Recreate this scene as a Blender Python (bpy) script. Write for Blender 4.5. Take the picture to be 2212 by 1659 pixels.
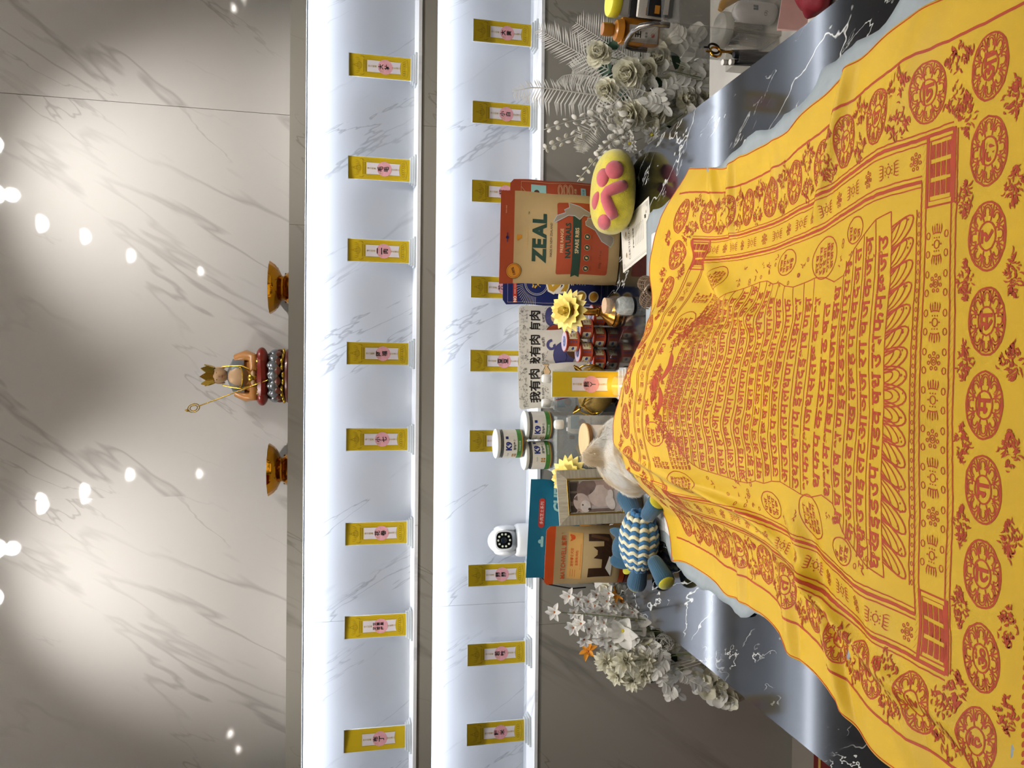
import bpy, math, random
import numpy as np
from mathutils import Vector, Matrix, Euler
from mathutils.geometry import tessellate_polygon
random.seed(7); rng = np.random.default_rng(7)
SC = bpy.context.scene; COL = SC.collection; PI = math.pi
for _o in list(bpy.data.objects): bpy.data.objects.remove(_o)

# ------------------------------------------------------------------ camera
# phone held upright, the picture stored lying on its side: the picture's left is up
F_PX, PITCH, YAW, ROLL = 1661.0, math.radians(12.1), .011, .0075
CAM = np.array([0, 0, 1.5])
_f = np.array([-math.sin(YAW)*math.cos(PITCH), math.cos(YAW)*math.cos(PITCH), -math.sin(PITCH)])
_r0 = np.array([math.cos(YAW), math.sin(YAW), 0.]); _u0 = np.cross(_r0, _f)
_r = _r0*math.cos(ROLL)+_u0*math.sin(ROLL); _u = _u0*math.cos(ROLL)-_r0*math.sin(ROLL)
cd = bpy.data.cameras.new('camera'); cam = bpy.data.objects.new('camera', cd); COL.objects.link(cam)
cd.sensor_fit = 'HORIZONTAL'; cd.sensor_width = 36; cd.lens = F_PX/2212*36; cd.clip_start = .02
_m = Matrix.Identity(4)
for i in range(3):
    _m[i][0] = -_u[i]; _m[i][1] = _r[i]; _m[i][2] = -_f[i]; _m[i][3] = CAM[i]
cam.matrix_world = _m; SC.camera = cam

def ray(x, y): return _f+(829.5-y)/F_PX*_r-(x-1106)/F_PX*_u
def aty(x, y, Y): d = ray(x, y); return CAM+d*(Y/d[1])
def atz(x, y, Z): d = ray(x, y); return CAM+d*((Z-CAM[2])/d[2])

# ------------------------------------------------------------------ world, exposure
SC.view_settings.view_transform = 'Standard'; SC.view_settings.look = 'None'
SC.view_settings.exposure = 0.0; SC.view_settings.gamma = 1; SC.view_settings.use_curve_mapping = False
w = bpy.data.worlds.new('room_air'); SC.world = w; w.use_nodes = True
w.node_tree.nodes['Background'].inputs[0].default_value = (.9, .95, 1, 1)
w.node_tree.nodes['Background'].inputs[1].default_value = .05
LIGHTS = dict(down=24., wallspot=38., led1=18., led2=18., room=42.)
SC.cycles.max_bounces = 4; SC.cycles.diffuse_bounces = 2; SC.cycles.glossy_bounces = 3; SC.cycles.transmission_bounces = 3; SC.cycles.transparent_max_bounces = 24
SC.cycles.use_light_tree = False; SC.cycles.caustics_reflective = False; SC.cycles.caustics_refractive = False; SC.cycles.sample_clamp_indirect = 6

# ------------------------------------------------------------------ materials
def lin(h):
    if not isinstance(h, str): return tuple(h)
    h = h.lstrip('#'); c = [int(h[i:i+2], 16)/255 for i in (0, 2, 4)]
    return tuple(x/12.92 if x <= .04045 else ((x+.055)/1.055)**2.4 for x in c)
MATS = {}
def nodes(name):
    m = bpy.data.materials.new(name); m.use_nodes = True; nt = m.node_tree
    return m, nt, nt.nodes['Principled BSDF']
def N(nt, t, **kw):
    n = nt.nodes.new(t)
    for k, v in kw.items():
        if k in ('op', 'operation'): n.operation = v
        elif k == 'blend': n.blend_type = v
        elif k == 'dt': n.data_type = v
        else: n.inputs[k].default_value = v
    return n
def L(nt, a, b): nt.links.new(a, b)
def M(name, col='#808080', rough=.5, metal=0, var=.06, vs=40., bump=0., bs=300., trans=0, ior=1.45, emit=None, es=0, sheen=0, coat=0, spec=.5, sss=0, stretch=None, thin=False, alpha=1):
    if name in MATS: return MATS[name]
    m, nt, b = nodes(name); c = lin(col)
    tc = N(nt, 'ShaderNodeTexCoord'); src = tc.outputs['Object']
    if stretch:
        mp = N(nt, 'ShaderNodeMapping'); mp.inputs['Scale'].default_value = stretch; L(nt, src, mp.inputs['Vector']); src = mp.outputs[0]
    if var:
        nz = N(nt, 'ShaderNodeTexNoise', Scale=vs, Detail=4.); L(nt, src, nz.inputs['Vector'])
        cr = N(nt, 'ShaderNodeValToRGB'); L(nt, nz.outputs['Fac'], cr.inputs[0])
        cr.color_ramp.elements[0].position = .3; cr.color_ramp.elements[1].position = .7
        cr.color_ramp.elements[0].color = tuple(x*(1-var) for x in c)+(1,); cr.color_ramp.elements[1].color = tuple(min(1, x*(1+var)) for x in c)+(1,)
        L(nt, cr.outputs[0], b.inputs['Base Color'])
    else: b.inputs['Base Color'].default_value = c+(1,)
    if bump:
        n2 = N(nt, 'ShaderNodeTexNoise', Scale=bs, Detail=3.); L(nt, src, n2.inputs['Vector'])
        bp = N(nt, 'ShaderNodeBump', Strength=bump, Distance=.002); L(nt, n2.outputs['Fac'], bp.inputs['Height']); L(nt, bp.outputs[0], b.inputs['Normal'])
    b.inputs['Roughness'].default_value = rough; b.inputs['Metallic'].default_value = metal
    b.inputs['Transmission Weight'].default_value = trans; b.inputs['IOR'].default_value = ior
    b.inputs['Coat Weight'].default_value = coat; b.inputs['Sheen Weight'].default_value = sheen; b.inputs['Specular IOR Level'].default_value = spec
    b.inputs['Alpha'].default_value = alpha
    if sss: b.inputs['Subsurface Weight'].default_value = sss; b.inputs['Subsurface Radius'].default_value = (.01, .008, .005); b.inputs['Subsurface Scale'].default_value = .5
    if emit is not None: b.inputs['Emission Color'].default_value = lin(emit)+(1,); b.inputs['Emission Strength'].default_value = es
    MATS[name] = m; return m
def clear(name, tint='#ffffff', rough=.03, mixv=.12):
    """thin clear plastic / glass: mostly see-through with a fresnel gloss"""
    if name in MATS: return MATS[name]
    m = bpy.data.materials.new(name); m.use_nodes = True; nt = m.node_tree; nt.nodes.clear()
    out = N(nt, 'ShaderNodeOutputMaterial'); tr = N(nt, 'ShaderNodeBsdfTransparent'); tr.inputs[0].default_value = lin(tint)+(1,)
    gl = N(nt, 'ShaderNodeBsdfGlossy', Roughness=rough); df = N(nt, 'ShaderNodeBsdfDiffuse'); df.inputs[0].default_value = (.85, .87, .88, 1)
    lw = N(nt, 'ShaderNodeLayerWeight', Blend=.5); pw = N(nt, 'ShaderNodeMath', op='POWER'); pw.inputs[1].default_value = 4.; L(nt, lw.outputs['Facing'], pw.inputs[0]); pm_ = N(nt, 'ShaderNodeMath', op='MULTIPLY_ADD'); pm_.inputs[1].default_value = .55; pm_.inputs[2].default_value = .03; L(nt, pw.outputs[0], pm_.inputs[0]); mx = N(nt, 'ShaderNodeMixShader'); L(nt, pm_.outputs[0], mx.inputs[0]); L(nt, tr.outputs[0], mx.inputs[1]); L(nt, gl.outputs[0], mx.inputs[2])
    m2 = N(nt, 'ShaderNodeMixShader'); m2.inputs[0].default_value = mixv; L(nt, mx.outputs[0], m2.inputs[1]); L(nt, df.outputs[0], m2.inputs[2])
    L(nt, m2.outputs[0], out.inputs[0]); MATS[name] = m; return m
def marble(name, base, vein, angle, rough, scale=1.3, width=.012, stretch=.28, speck=0, plane='XZ', warm=.04, seed=0., thick2=.006, mask=(.42, .6), coat=0., amount=1.):
    """panel stone: long slanted veins = thin contours of a stretched noise, broken up by a second noise"""
    m, nt, b = nodes(name)
    tc = N(nt, 'ShaderNodeTexCoord'); sp = N(nt, 'ShaderNodeSeparateXYZ'); L(nt, tc.outputs['Object'], sp.inputs[0])
    cb = N(nt, 'ShaderNodeCombineXYZ'); L(nt, sp.outputs[plane[0]], cb.inputs[0]); L(nt, sp.outputs[plane[1]], cb.inputs[1]); cb.inputs[2].default_value = seed
    mp0 = N(nt, 'ShaderNodeMapping'); mp0.inputs['Rotation'].default_value = (0, 0, angle); L(nt, cb.outputs[0], mp0.inputs[0])
    mp = N(nt, 'ShaderNodeMapping'); mp.inputs['Scale'].default_value = (stretch, 1, 1); L(nt, mp0.outputs[0], mp.inputs[0])
    def veins(sc, wd, sd, mk):
        nz = N(nt, 'ShaderNodeTexNoise', Scale=sc, Detail=5., Roughness=.58, Distortion=.25); 
        ad = N(nt, 'ShaderNodeVectorMath', op='ADD'); ad.inputs[1].default_value = (sd, sd*.7, sd*.3); L(nt, mp.outputs[0], ad.inputs[0]); L(nt, ad.outputs[0], nz.inputs['Vector'])
        su = N(nt, 'ShaderNodeMath', op='SUBTRACT'); su.inputs[1].default_value = .5; L(nt, nz.outputs['Fac'], su.inputs[0])
        ab = N(nt, 'ShaderNodeMath', op='ABSOLUTE'); L(nt, su.outputs[0], ab.inputs[0])
        mr = N(nt, 'ShaderNodeMapRange'); mr.inputs['From Min'].default_value = 0; mr.inputs['From Max'].default_value = wd; mr.inputs['To Min'].default_value = 1; mr.inputs['To Max'].default_value = 0; L(nt, ab.outputs[0], mr.inputs[0])
        n2 = N(nt, 'ShaderNodeTexNoise', Scale=sc*1.15, Detail=2.); a2 = N(nt, 'ShaderNodeVectorMath', op='ADD'); a2.inputs[1].default_value = (sd+9, 3.3, sd); L(nt, mp.outputs[0], a2.inputs[0]); L(nt, a2.outputs[0], n2.inputs['Vector'])
        m2 = N(nt, 'ShaderNodeMapRange'); m2.inputs['From Min'].default_value = mk[0]; m2.inputs['From Max'].default_value = mk[1]; L(nt, n2.outputs['Fac'], m2.inputs[0])
        mu = N(nt, 'ShaderNodeMath', op='MULTIPLY'); L(nt, mr.outputs[0], mu.inputs[0]); L(nt, m2.outputs[0], mu.inputs[1]); return mu.outputs[0]
    v1 = veins(scale*2.2, width, 1.7+seed, mask); v2 = veins(scale*4.6, thick2, 6.1+seed, (mask[0]+.05, mask[1]+.05))
    mx = N(nt, 'ShaderNodeMath', op='MAXIMUM'); L(nt, v1, mx.inputs[0]); L(nt, v2, mx.inputs[1])
    fac = N(nt, 'ShaderNodeMath', op='MULTIPLY'); fac.inputs[1].default_value = amount; L(nt, mx.outputs[0], fac.inputs[0])
    cl = N(nt, 'ShaderNodeTexNoise', Scale=2.1, Detail=3.); L(nt, mp.outputs[0], cl.inputs['Vector'])
    bc = lin(base); cr = N(nt, 'ShaderNodeValToRGB'); L(nt, cl.outputs['Fac'], cr.inputs[0])
    cr.color_ramp.elements[0].color = tuple(x*(1-warm) for x in bc)+(1,); cr.color_ramp.elements[1].color = tuple(min(1, x*(1+warm)) for x in bc)+(1,)
    mc = N(nt, 'ShaderNodeMix', dt='RGBA'); L(nt, fac.outputs[0], mc.inputs['Factor']); L(nt, cr.outputs[0], mc.inputs[6]); mc.inputs[7].default_value = lin(vein)+(1,)
    L(nt, mc.outputs[2], b.inputs['Base Color']); b.inputs['Roughness'].default_value = rough; b.inputs['Coat Weight'].default_value = coat; b.inputs['Coat Roughness'].default_value = .08
    MATS[name] = m; return m

# ------------------------------------------------------------------ mesh building
def rotm(rx=0, ry=0, rz=0): return np.array(Euler((rx, ry, rz)).to_matrix())
class MB:
    def __init__(s): s.v = []; s.f = []; s.mi = []; s.n = 0
    def add(s, V, Fc, m=0):
        V = np.asarray(V, float).reshape(-1, 3); s.v.append(V)
        for k in Fc: s.f.append(tuple(int(i)+s.n for i in k)); s.mi.append(m)
        s.n += len(V); return s
    def tf(s, V, loc, R):
        V = np.asarray(V, float)
        if R is not None: V = V@np.asarray(R).T
        return V+np.asarray(loc, float)
    def box(s, c, d, R=None, m=0, bev=0.):
        x, y, z = np.array(d)/2.; 
        if bev <= 0:
            V = [(i*x, j*y, k*z) for i in (-1, 1) for j in (-1, 1) for k in (-1, 1)]
            Fc = [(0, 1, 3, 2), (4, 6, 7, 5), (0, 4, 5, 1), (2, 3, 7, 6), (0, 2, 6, 4), (1, 5, 7, 3)]
            return s.add(s.tf(V, c, R), Fc, m)
        import bmesh
        bm = bmesh.new(); bmesh.ops.create_cube(bm, size=1); bmesh.ops.scale(bm, vec=(2*x, 2*y, 2*z), verts=bm.verts)
        bmesh.ops.bevel(bm, geom=bm.edges[:], offset=bev, segments=2, affect='EDGES', profile=.6); bm.verts.ensure_lookup_table(); bm.verts.index_update()
        V = [tuple(v.co) for v in bm.verts]; Fc = [[v.index for v in f.verts] for f in bm.faces]; bm.free()
        return s.add(s.tf(V, c, R), Fc, m)
    def lathe(s, prof, n=24, c=(0, 0, 0), R=None, m=0, wob=None, cap=True):
        V = []; P = len(prof)
        for j, (r, z) in enumerate(prof):
            for i in range(n):
                a = 2*PI*i/n; k = 1+(wob(a, j/(P-1)) if wob else 0); V.append((r*k*math.cos(a), r*k*math.sin(a), z))
        Fc = [(j*n+i, j*n+(i+1) % n, (j+1)*n+(i+1) % n, (j+1)*n+i) for j in range(P-1) for i in range(n)]
        if cap:
            if prof[0][0] > 1e-6: Fc.append(tuple(range(n))[::-1])
            if prof[-1][0] > 1e-6: Fc.append(tuple((P-1)*n+i for i in range(n)))
        return s.add(s.tf(V, c, R), Fc, m)
    def ell(s, c, r, R=None, m=0, n=16, k=10, fn=None):
        r = (r, r, r) if np.isscalar(r) else r; V = [(0, 0, -1)]
        for j in range(1, k):
            t = PI*j/k-PI/2
            for i in range(n): a = 2*PI*i/n; V.append((math.cos(t)*math.cos(a), math.cos(t)*math.sin(a), math.sin(t)))
        V.append((0, 0, 1)); V = np.array(V)*np.array(r)
        if fn is not None: V = fn(V)
        Fc = [(0, 1+(i+1) % n, 1+i) for i in range(n)]
        for j in range(k-2): Fc += [(1+j*n+i, 1+j*n+(i+1) % n, 1+(j+1)*n+(i+1) % n, 1+(j+1)*n+i) for i in range(n)]
        e = 1+(k-2)*n; Fc += [(e+i, e+(i+1) % n, len(V)-1) for i in range(n)]
        return s.add(s.tf(V, c, R), Fc, m)
    def tube(s, path, rad, n=8, m=0, flat=None, cap=True, closed=False):
        P = [np.array(p, float) for p in path]; K = len(P); V = []; prev = None
        for i in range(K):
            t = (P[(i+1) % K]-P[i-1]) if closed else (P[min(i+1, K-1)]-P[max(i-1, 0)]); t /= (np.linalg.norm(t)+1e-12)
            if prev is None:
                h = np.array([0, 0, 1.]) if abs(t[2]) < .9 else np.array([1., 0, 0]); a = np.cross(t, h)
            else: a = prev-t*(prev@t)
            a /= (np.linalg.norm(a)+1e-12); prev = a; b = np.cross(t, a); rr = rad[i] if hasattr(rad, '__len__') else rad
            for q in range(n): g = 2*PI*q/n; V.append(P[i]+rr*(math.cos(g)*a+(flat or 1)*math.sin(g)*b))
        J = K if closed else K-1
        Fc = [(i*n+q, i*n+(q+1) % n, ((i+1) % K)*n+(q+1) % n, ((i+1) % K)*n+q) for i in range(J) for q in range(n)]
        if cap and not closed: Fc += [tuple(range(n))[::-1], tuple((K-1)*n+q for q in range(n))]
        return s.add(V, Fc, m)
    def prism(s, pts, y0, y1, c=(0, 0, 0), R=None, m=0):
        """outline in x,z pushed through y0..y1"""
        n = len(pts); V = [(x, y0, z) for x, z in pts]+[(x, y1, z) for x, z in pts]
        tri = tessellate_polygon([[Vector((x, z, 0)) for x, z in pts]])
        Fc = [tuple(t) for t in tri]+[tuple(n+i for i in t[::-1]) for t in tri]+[(i, (i+1) % n, n+(i+1) % n, n+i) for i in range(n)]
        return s.add(s.tf(V, c, R), Fc, m)
    def grid(s, G, m=0, close_u=False):
        """G[j][i] array of points"""
        G = np.asarray(G); J, I = G.shape[:2]; U = I if close_u else I-1
        return s.add(G.reshape(-1, 3), [(j*I+i, j*I+(i+1) % I, (j+1)*I+(i+1) % I, (j+1)*I+i) for j in range(J-1) for i in range(U)], m)
    def mesh(s, name, mats, sharp=38, smooth=True):
        me = bpy.data.meshes.new(name); me.from_pydata(np.vstack(s.v).tolist() if s.v else [], [], s.f)
        for q in (mats if isinstance(mats, (list, tuple)) else [mats]): me.materials.append(q)
        me.polygons.foreach_set('material_index', s.mi); 
        import bmesh
        bm = bmesh.new(); bm.from_mesh(me); bmesh.ops.recalc_face_normals(bm, faces=bm.faces); bm.to_mesh(me); bm.free()
        if smooth:
            me.shade_smooth()
            if sharp: me.set_sharp_from_angle(angle=math.radians(sharp))
        me.update(); return me
    def build(s, name, mats, parent=None, sharp=38, smooth=True, **kw): return link(name, s.mesh(name, mats, sharp, smooth), parent, **kw)
def link(name, data, parent=None, loc=None, rot=None, scale=None, kind=None, label=None, cat=None, group=None):
    o = bpy.data.objects.new(name, data); COL.objects.link(o)
    if parent is not None: o.parent = parent
    if loc is not None: o.location = Vector(np.asarray(loc, float).tolist())
    if rot is not None: o.rotation_euler = rot
    if scale is not None: o.scale = scale if hasattr(scale, '__len__') else (scale,)*3
    for k, v in (('kind', kind), ('label', label), ('category', cat), ('group', group)):
        if v: o[k] = v
    return o
def thing(name, label, cat, loc=(0, 0, 0), rot=(0, 0, 0), group=None): return link(name, None, None, loc, rot, label=label, cat=cat, group=group)
def copy_tree(o, parent=None):
    c = o.copy(); COL.objects.link(c)
    if parent is not None: c.parent = parent
    for ch in list(o.children): copy_tree(ch, c)
    return c

# ------------------------------------------------------------------ flat print laid on a surface
GL = {}
def glyphs(body, bold=0., slant=0.):
    k = (body, bold, slant)
    if k not in GL:
        c = bpy.data.curves.new('type', 'FONT'); c.body = body; c.resolution_u = 2; c.offset = bold; c.shear = slant
        o = bpy.data.objects.new('type', c); COL.objects.link(o); bpy.context.view_layer.update()
        me = bpy.data.meshes.new_from_object(o.evaluated_get(bpy.context.evaluated_depsgraph_get())); me.calc_loop_triangles()
        v = np.array([x.co[:2] for x in me.vertices]).reshape(-1, 2); t = np.array([x.vertices[:] for x in me.loop_triangles], int).reshape(-1, 3)
        bpy.data.objects.remove(o); bpy.data.curves.remove(c); bpy.data.meshes.remove(me); GL[k] = v[t] if len(t) else np.zeros((0, 3, 2))
    return GL[k]
def circ(n): a = np.linspace(0, 2*PI, n, endpoint=False); return np.stack([np.cos(a), np.sin(a)], 1)
class Pr:
    def __init__(s, surf, thr=.02, base=.0003): s.surf = surf; s.thr = thr; s.t = {}; s.base = base
    def add(s, T, m, layer=0):
        T = np.asarray(T, float)
        if len(T): s.t.setdefault((m, layer), []).append(T)
        return s
    def poly(s, P, m, layer=0):
        P = [(float(a), float(b)) for a, b in P]; tri = tessellate_polygon([[Vector((a, b, 0)) for a, b in P]]); P = np.array(P)
        return s.add([P[list(t)] for t in tri], m, layer)
    def rect(s, x0, y0, x1, y1, m, layer=0): return s.poly([(x0, y0), (x1, y0), (x1, y1), (x0, y1)], m, layer)
    def rrect(s, x0, y0, x1, y1, r, m, layer=0):
        P = []
        for cx, cy, a0 in ((x1-r, y1-r, 0), (x0+r, y1-r, 90), (x0+r, y0+r, 180), (x1-r, y0+r, 270)):
            P += [(cx+r*math.cos(math.radians(a0+k*22.5)), cy+r*math.sin(math.radians(a0+k*22.5))) for k in range(5)]
        return s.poly(P, m, layer)
    def ell(s, cx, cy, rx, ry, m, layer=0, n=20, rot=0):
        C = circ(n)*(rx, ry); c, q = math.cos(rot), math.sin(rot); C = C@np.array([[c, q], [-q, c]])+(cx, cy); D = np.roll(C, -1, 0)
        return s.add(np.stack([np.tile((cx, cy), (n, 1)), C, D], 1), m, layer)
    def stroke(s, P, wd, m, layer=0, closed=False, taper=False):
        P = np.asarray(P, float); K = len(P)
        if closed: T = np.roll(P, -1, 0)-np.roll(P, 1, 0)
        else: T = np.gradient(P, axis=0)
        T /= np.linalg.norm(T, axis=1, keepdims=True)+1e-12; Nn = np.stack([-T[:, 1], T[:, 0]], 1)
        w_ = np.full(K, wd/2.) if np.isscalar(wd) else np.asarray(wd)/2.
        if taper: w_ = w_*np.sin(np.linspace(.12, PI-.05, K))
        A, B = P+Nn*w_[:, None], P-Nn*w_[:, None]
        i = np.arange(K if closed else K-1); j = (i+1) % K
        return s.add(np.concatenate([np.stack([A[i], B[i], B[j]], 1), np.stack([A[i], B[j], A[j]], 1)]), m, layer)
    def ring(s, cx, cy, rx, ry, wd, m, layer=0, n=28, wob=0): 
        C = circ(n)
        if wob: C = C*(1+rng.normal(0, wob, (n, 1)))
        return s.stroke(C*(rx, ry)+(cx, cy), wd, m, layer, True)
    def text(s, body, x, y, h, m, layer=0, al='C', bold=0., rot=0., sx=1., fit=None, slant=0.):
        T = glyphs(body, bold, slant)
        if not len(T): return s
        x0, x1 = T[..., 0].min(), T[..., 0].max(); y0, y1 = T[..., 1].min(), T[..., 1].max(); k = h/max(y1-y0, 1e-6)
        if fit and (x1-x0)*k*sx > fit: sx = fit/((x1-x0)*k)
        cx = {'C': (x0+x1)/2, 'L': x0, 'R': x1}[al]; Q = (T-(cx, (y0+y1)/2))*(k*sx, k); c, q = math.cos(rot), math.sin(rot)
        return s.add(Q@np.array([[c, q], [-q, c]])+(x, y), m, layer)
    def vtext(s, body, x, ytop, h, m, layer=0, bold=0., gap=1.12, sx=1.):
        for i, ch in enumerate(body): s.text(ch, x, ytop-h*gap*(i+.5), h, m, layer, bold=bold, sx=sx)
        return s
    def build(s, name, parent, kind=None, label=None):
        V = []; mi = []; mats = []; n = 0
        for (m, layer), Ts in s.t.items():
            if m not in mats: mats.append(m)
            T = np.concatenate(Ts)
            for _ in range(7):
                e = np.max(np.linalg.norm(T-np.roll(T, -1, 1), axis=2), 1); big = e > s.thr
                if not big.any(): break
                B = T[big]; a, b, c = B[:, 0], B[:, 1], B[:, 2]; ab, bc, ca = (a+b)/2, (b+c)/2, (c+a)/2
                T = np.concatenate([T[~big]]+[np.stack(x, 1) for x in ((a, ab, ca), (ab, b, bc), (ca, bc, c), (ab, bc, ca))])
            # keep every face looking outward (counter-clockwise in the print's own plane)
            ar = np.cross(T[:, 1]-T[:, 0], T[:, 2]-T[:, 0]); T[ar < 0] = T[ar < 0][:, ::-1]
            W = s.surf(T[..., 0].ravel(), T[..., 1].ravel(), s.base+layer*.00022); V.append(W); mi += [mats.index(m)]*len(T); n += len(T)
        V = np.concatenate(V); key = np.round(V*2e5).astype(np.int64); _, ix, inv = np.unique(key, axis=0, return_index=True, return_inverse=True)
        me = bpy.data.meshes.new(name); Fi = inv.reshape(-1, 3); ok = (Fi[:, 0] != Fi[:, 1]) & (Fi[:, 1] != Fi[:, 2]) & (Fi[:, 0] != Fi[:, 2])
        me.from_pydata(V[ix].tolist(), [], Fi[ok].tolist()); me.polygons.foreach_set('material_index', np.array(mi)[ok].tolist())
        for m in mats: me.materials.append(MATS[m])
        me.update(); return link(name, me, parent, kind=kind, label=label)
def flat(y=0.): return lambda a, b, o: np.stack([a, np.full_like(a, y)-o, b], 1)
def top(z=0.): return lambda a, b, o: np.stack([a, b, np.full_like(a, z)+o], 1)
def cyl(r): return lambda a, b, o: np.stack([(r+o)*np.sin(a/r), -(r+o)*np.cos(a/r), b], 1)
# ------------------------------------------------------------------ ceiling lamps (fittings: ring + lit lens + the lamp itself; some lamps are added)
TZ = .75; WF = 2.36; NB = WF+.15; UW = WF+.17; CEIL = 2.8
M('lamp_ring', '#e9e7e2', .4); M('lamp_lens', '#ffffff', .4, var=0, emit='#fff8f0', es=60.)
M('aluminium', '#c9ccd0', .28, metal=.9, stretch=(1, 40, 40)); M('led_diffuser_upper', '#ffffff', .5, var=0, emit='#e9f1ff', es=LIGHTS['led1']); M('led_diffuser_lower', '#ffffff', .5, var=0, emit='#e9f1ff', es=LIGHTS['led2'])
MATS['lamp_lens'].cycles.emission_sampling = 'NONE'
ring_me = MB().lathe([(.036, -.012), (.052, -.012), (.055, -.004), (.055, 0), (.036, 0)], 28).mesh('trim_ring', MATS['lamp_ring'])
lens_me = MB().lathe([(0, -.042), (.016, -.039), (.03, -.029), (.036, -.014), (.036, -.002), (0, -.002)], 24).mesh('lens', MATS['lamp_lens'])
def downlight(x, y, energy, label, aim=None, angle=95, col=(1, .965, .92), group='ceiling downlights', blend=.9):
    t = thing('downlight', label, 'ceiling lamp', (x, y, CEIL), group=group)
    link('trim_ring', ring_me, t); link('lens', lens_me, t)
    ld = bpy.data.lights.new('lamp', 'SPOT'); ld.energy = energy; ld.color = col; ld.spot_size = math.radians(angle); ld.spot_blend = blend; ld.shadow_soft_size = .022
    lo = link('lamp', ld, t, (0, 0, -.065))
    if aim is not None: lo.rotation_euler = Vector((aim[0]-x, aim[1]-y, aim[2]-CEIL+.02)).to_track_quat('-Z', 'Y').to_euler()
XR, XL = .70, -.62
for x, side in ((XR, 'right'), (XL, 'left')):
    downlight(.66 if x > 0 else -.66, 1.84, LIGHTS['wallspot']*1.15, f'tilted round ceiling spotlight washing the {side} side of the marble wall', (.50 if x > 0 else -.56, UW, 1.93), 72, blend=1.)
    downlight(.84 if x > 0 else -.84, 1.86, LIGHTS['wallspot']*2.1, f'added ceiling downlight near the wall, out of view, lighting the {side} flowers', (.8 if x > 0 else -.8, 1.9, .7), 72, blend=.7)  # unseen lamp added to brighten the flowers and table things from above
    downlight(x*.9, 1.42, LIGHTS['down'], f'small round ceiling downlight over the far {side} corner of the table', (x*.8, 1.5, .75), 76, blend=.6)
    downlight(x*.96, .86, LIGHTS['down'], f'small round ceiling downlight over the {side} long edge of the table', (x*.66, 1.3, .75), 80, blend=.6)
    downlight(x, .04, LIGHTS['down']*.6, f'small round ceiling downlight over the {side} near corner of the table', (x*.5, 1.2, .7), 76, blend=.6)
for x, y, nm in ((4.6, -4.9, 'far right'), (4.1, -4.1, 'right'), (4.9, -3.7, 'outermost right'), (-4.5, -4.9, 'far left'), (-4.0, -4.2, 'left'), (.9, -2.2, 'near right, added-fill'), (-.9, -2.2, 'near left, added-fill')):  # the near pair is added as unseen fill light for the room
    downlight(x, y, LIGHTS['room'], f'round downlight in the {nm} part of the ceiling behind the viewer', None, 130, (1, .965, .92), 'room downlights')

# ------------------------------------------------------------------ the room
marble('wall_marble', '#dcd9d5', '#8f8c88', -.98, .04, scale=1.0, width=.013, stretch=.2, warm=.02, seed=2.3, mask=(.44, .56), thick2=.008, amount=.44)
marble('niche_marble', '#e3e5e8', '#9a9c9f', .98, .28, scale=1.1, width=.018, stretch=.2, warm=.02, seed=5.1, mask=(.44, .56), thick2=.008, amount=.6)
marble('wall_marble_shaded', '#98948b', '#6d6961', -.98, .15, scale=1.0, width=.018, stretch=.2, warm=.03, seed=8.2, mask=(.46, .58), thick2=.008, amount=.6)  # same stone as the upper wall, its shade mixed into a darker base
marble('sill_marble', '#eef0f3', '#b9bcc2', .6, .25, scale=1.2, width=.014, stretch=.25, plane='XY', seed=3.3, mask=(.48, .6), amount=.5)
M('paint', '#d9d5cc', .8, var=.02, vs=3.); M('ceiling_paint', '#e8e5de', .8, var=.02, vs=3.); M('floor_tile', '#857d73', .35, var=.05, vs=2.)
def S(name, c, d, m, parent=None, R=None, bev=0): return MB().box(c, d, R, 0, bev).build(name, MATS[m], parent, smooth=bool(bev), kind=None if parent else 'structure')
def span(x0, x1, y0, y1, z0, z1): return ((x0+x1)/2, (y0+y1)/2, (z0+z1)/2), (x1-x0, y1-y0, z1-z0)
RX, RB = 5.4, -6.4
S('floor', *span(-RX, RX, RB, 2.8, -.1, 0), 'floor_tile'); S('ceiling', *span(-RX, RX, RB, 2.8, CEIL, CEIL+.1), 'ceiling_paint')
S('wall_left', *span(-RX-.1, -RX, RB, 2.8, 0, CEIL), 'paint'); S('wall_right', *span(RX, RX+.1, RB, 2.8, 0, CEIL), 'paint'); S('wall_back', *span(-RX, RX, RB-.1, RB, 0, CEIL), 'paint')
wall = link('wall_front', None, kind='structure')
up = [-5.4, -4.0, -2.8, -1.59, -.383, .815, 2.02, 3.2, 4.4, 5.4]
for i in range(len(up)-1):
    a, b = up[i], up[i+1]; g = .0008
    (c, d) = span(a+g, b-g, UW, UW+.03, 1.66, CEIL)
    o = MB().box((0, 0, 0), d).build('panel', MATS['wall_marble'], wall, smooth=False); o.location = c
    if i == 3: o.rotation_euler.z = .009; o.location.y += .004
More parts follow.
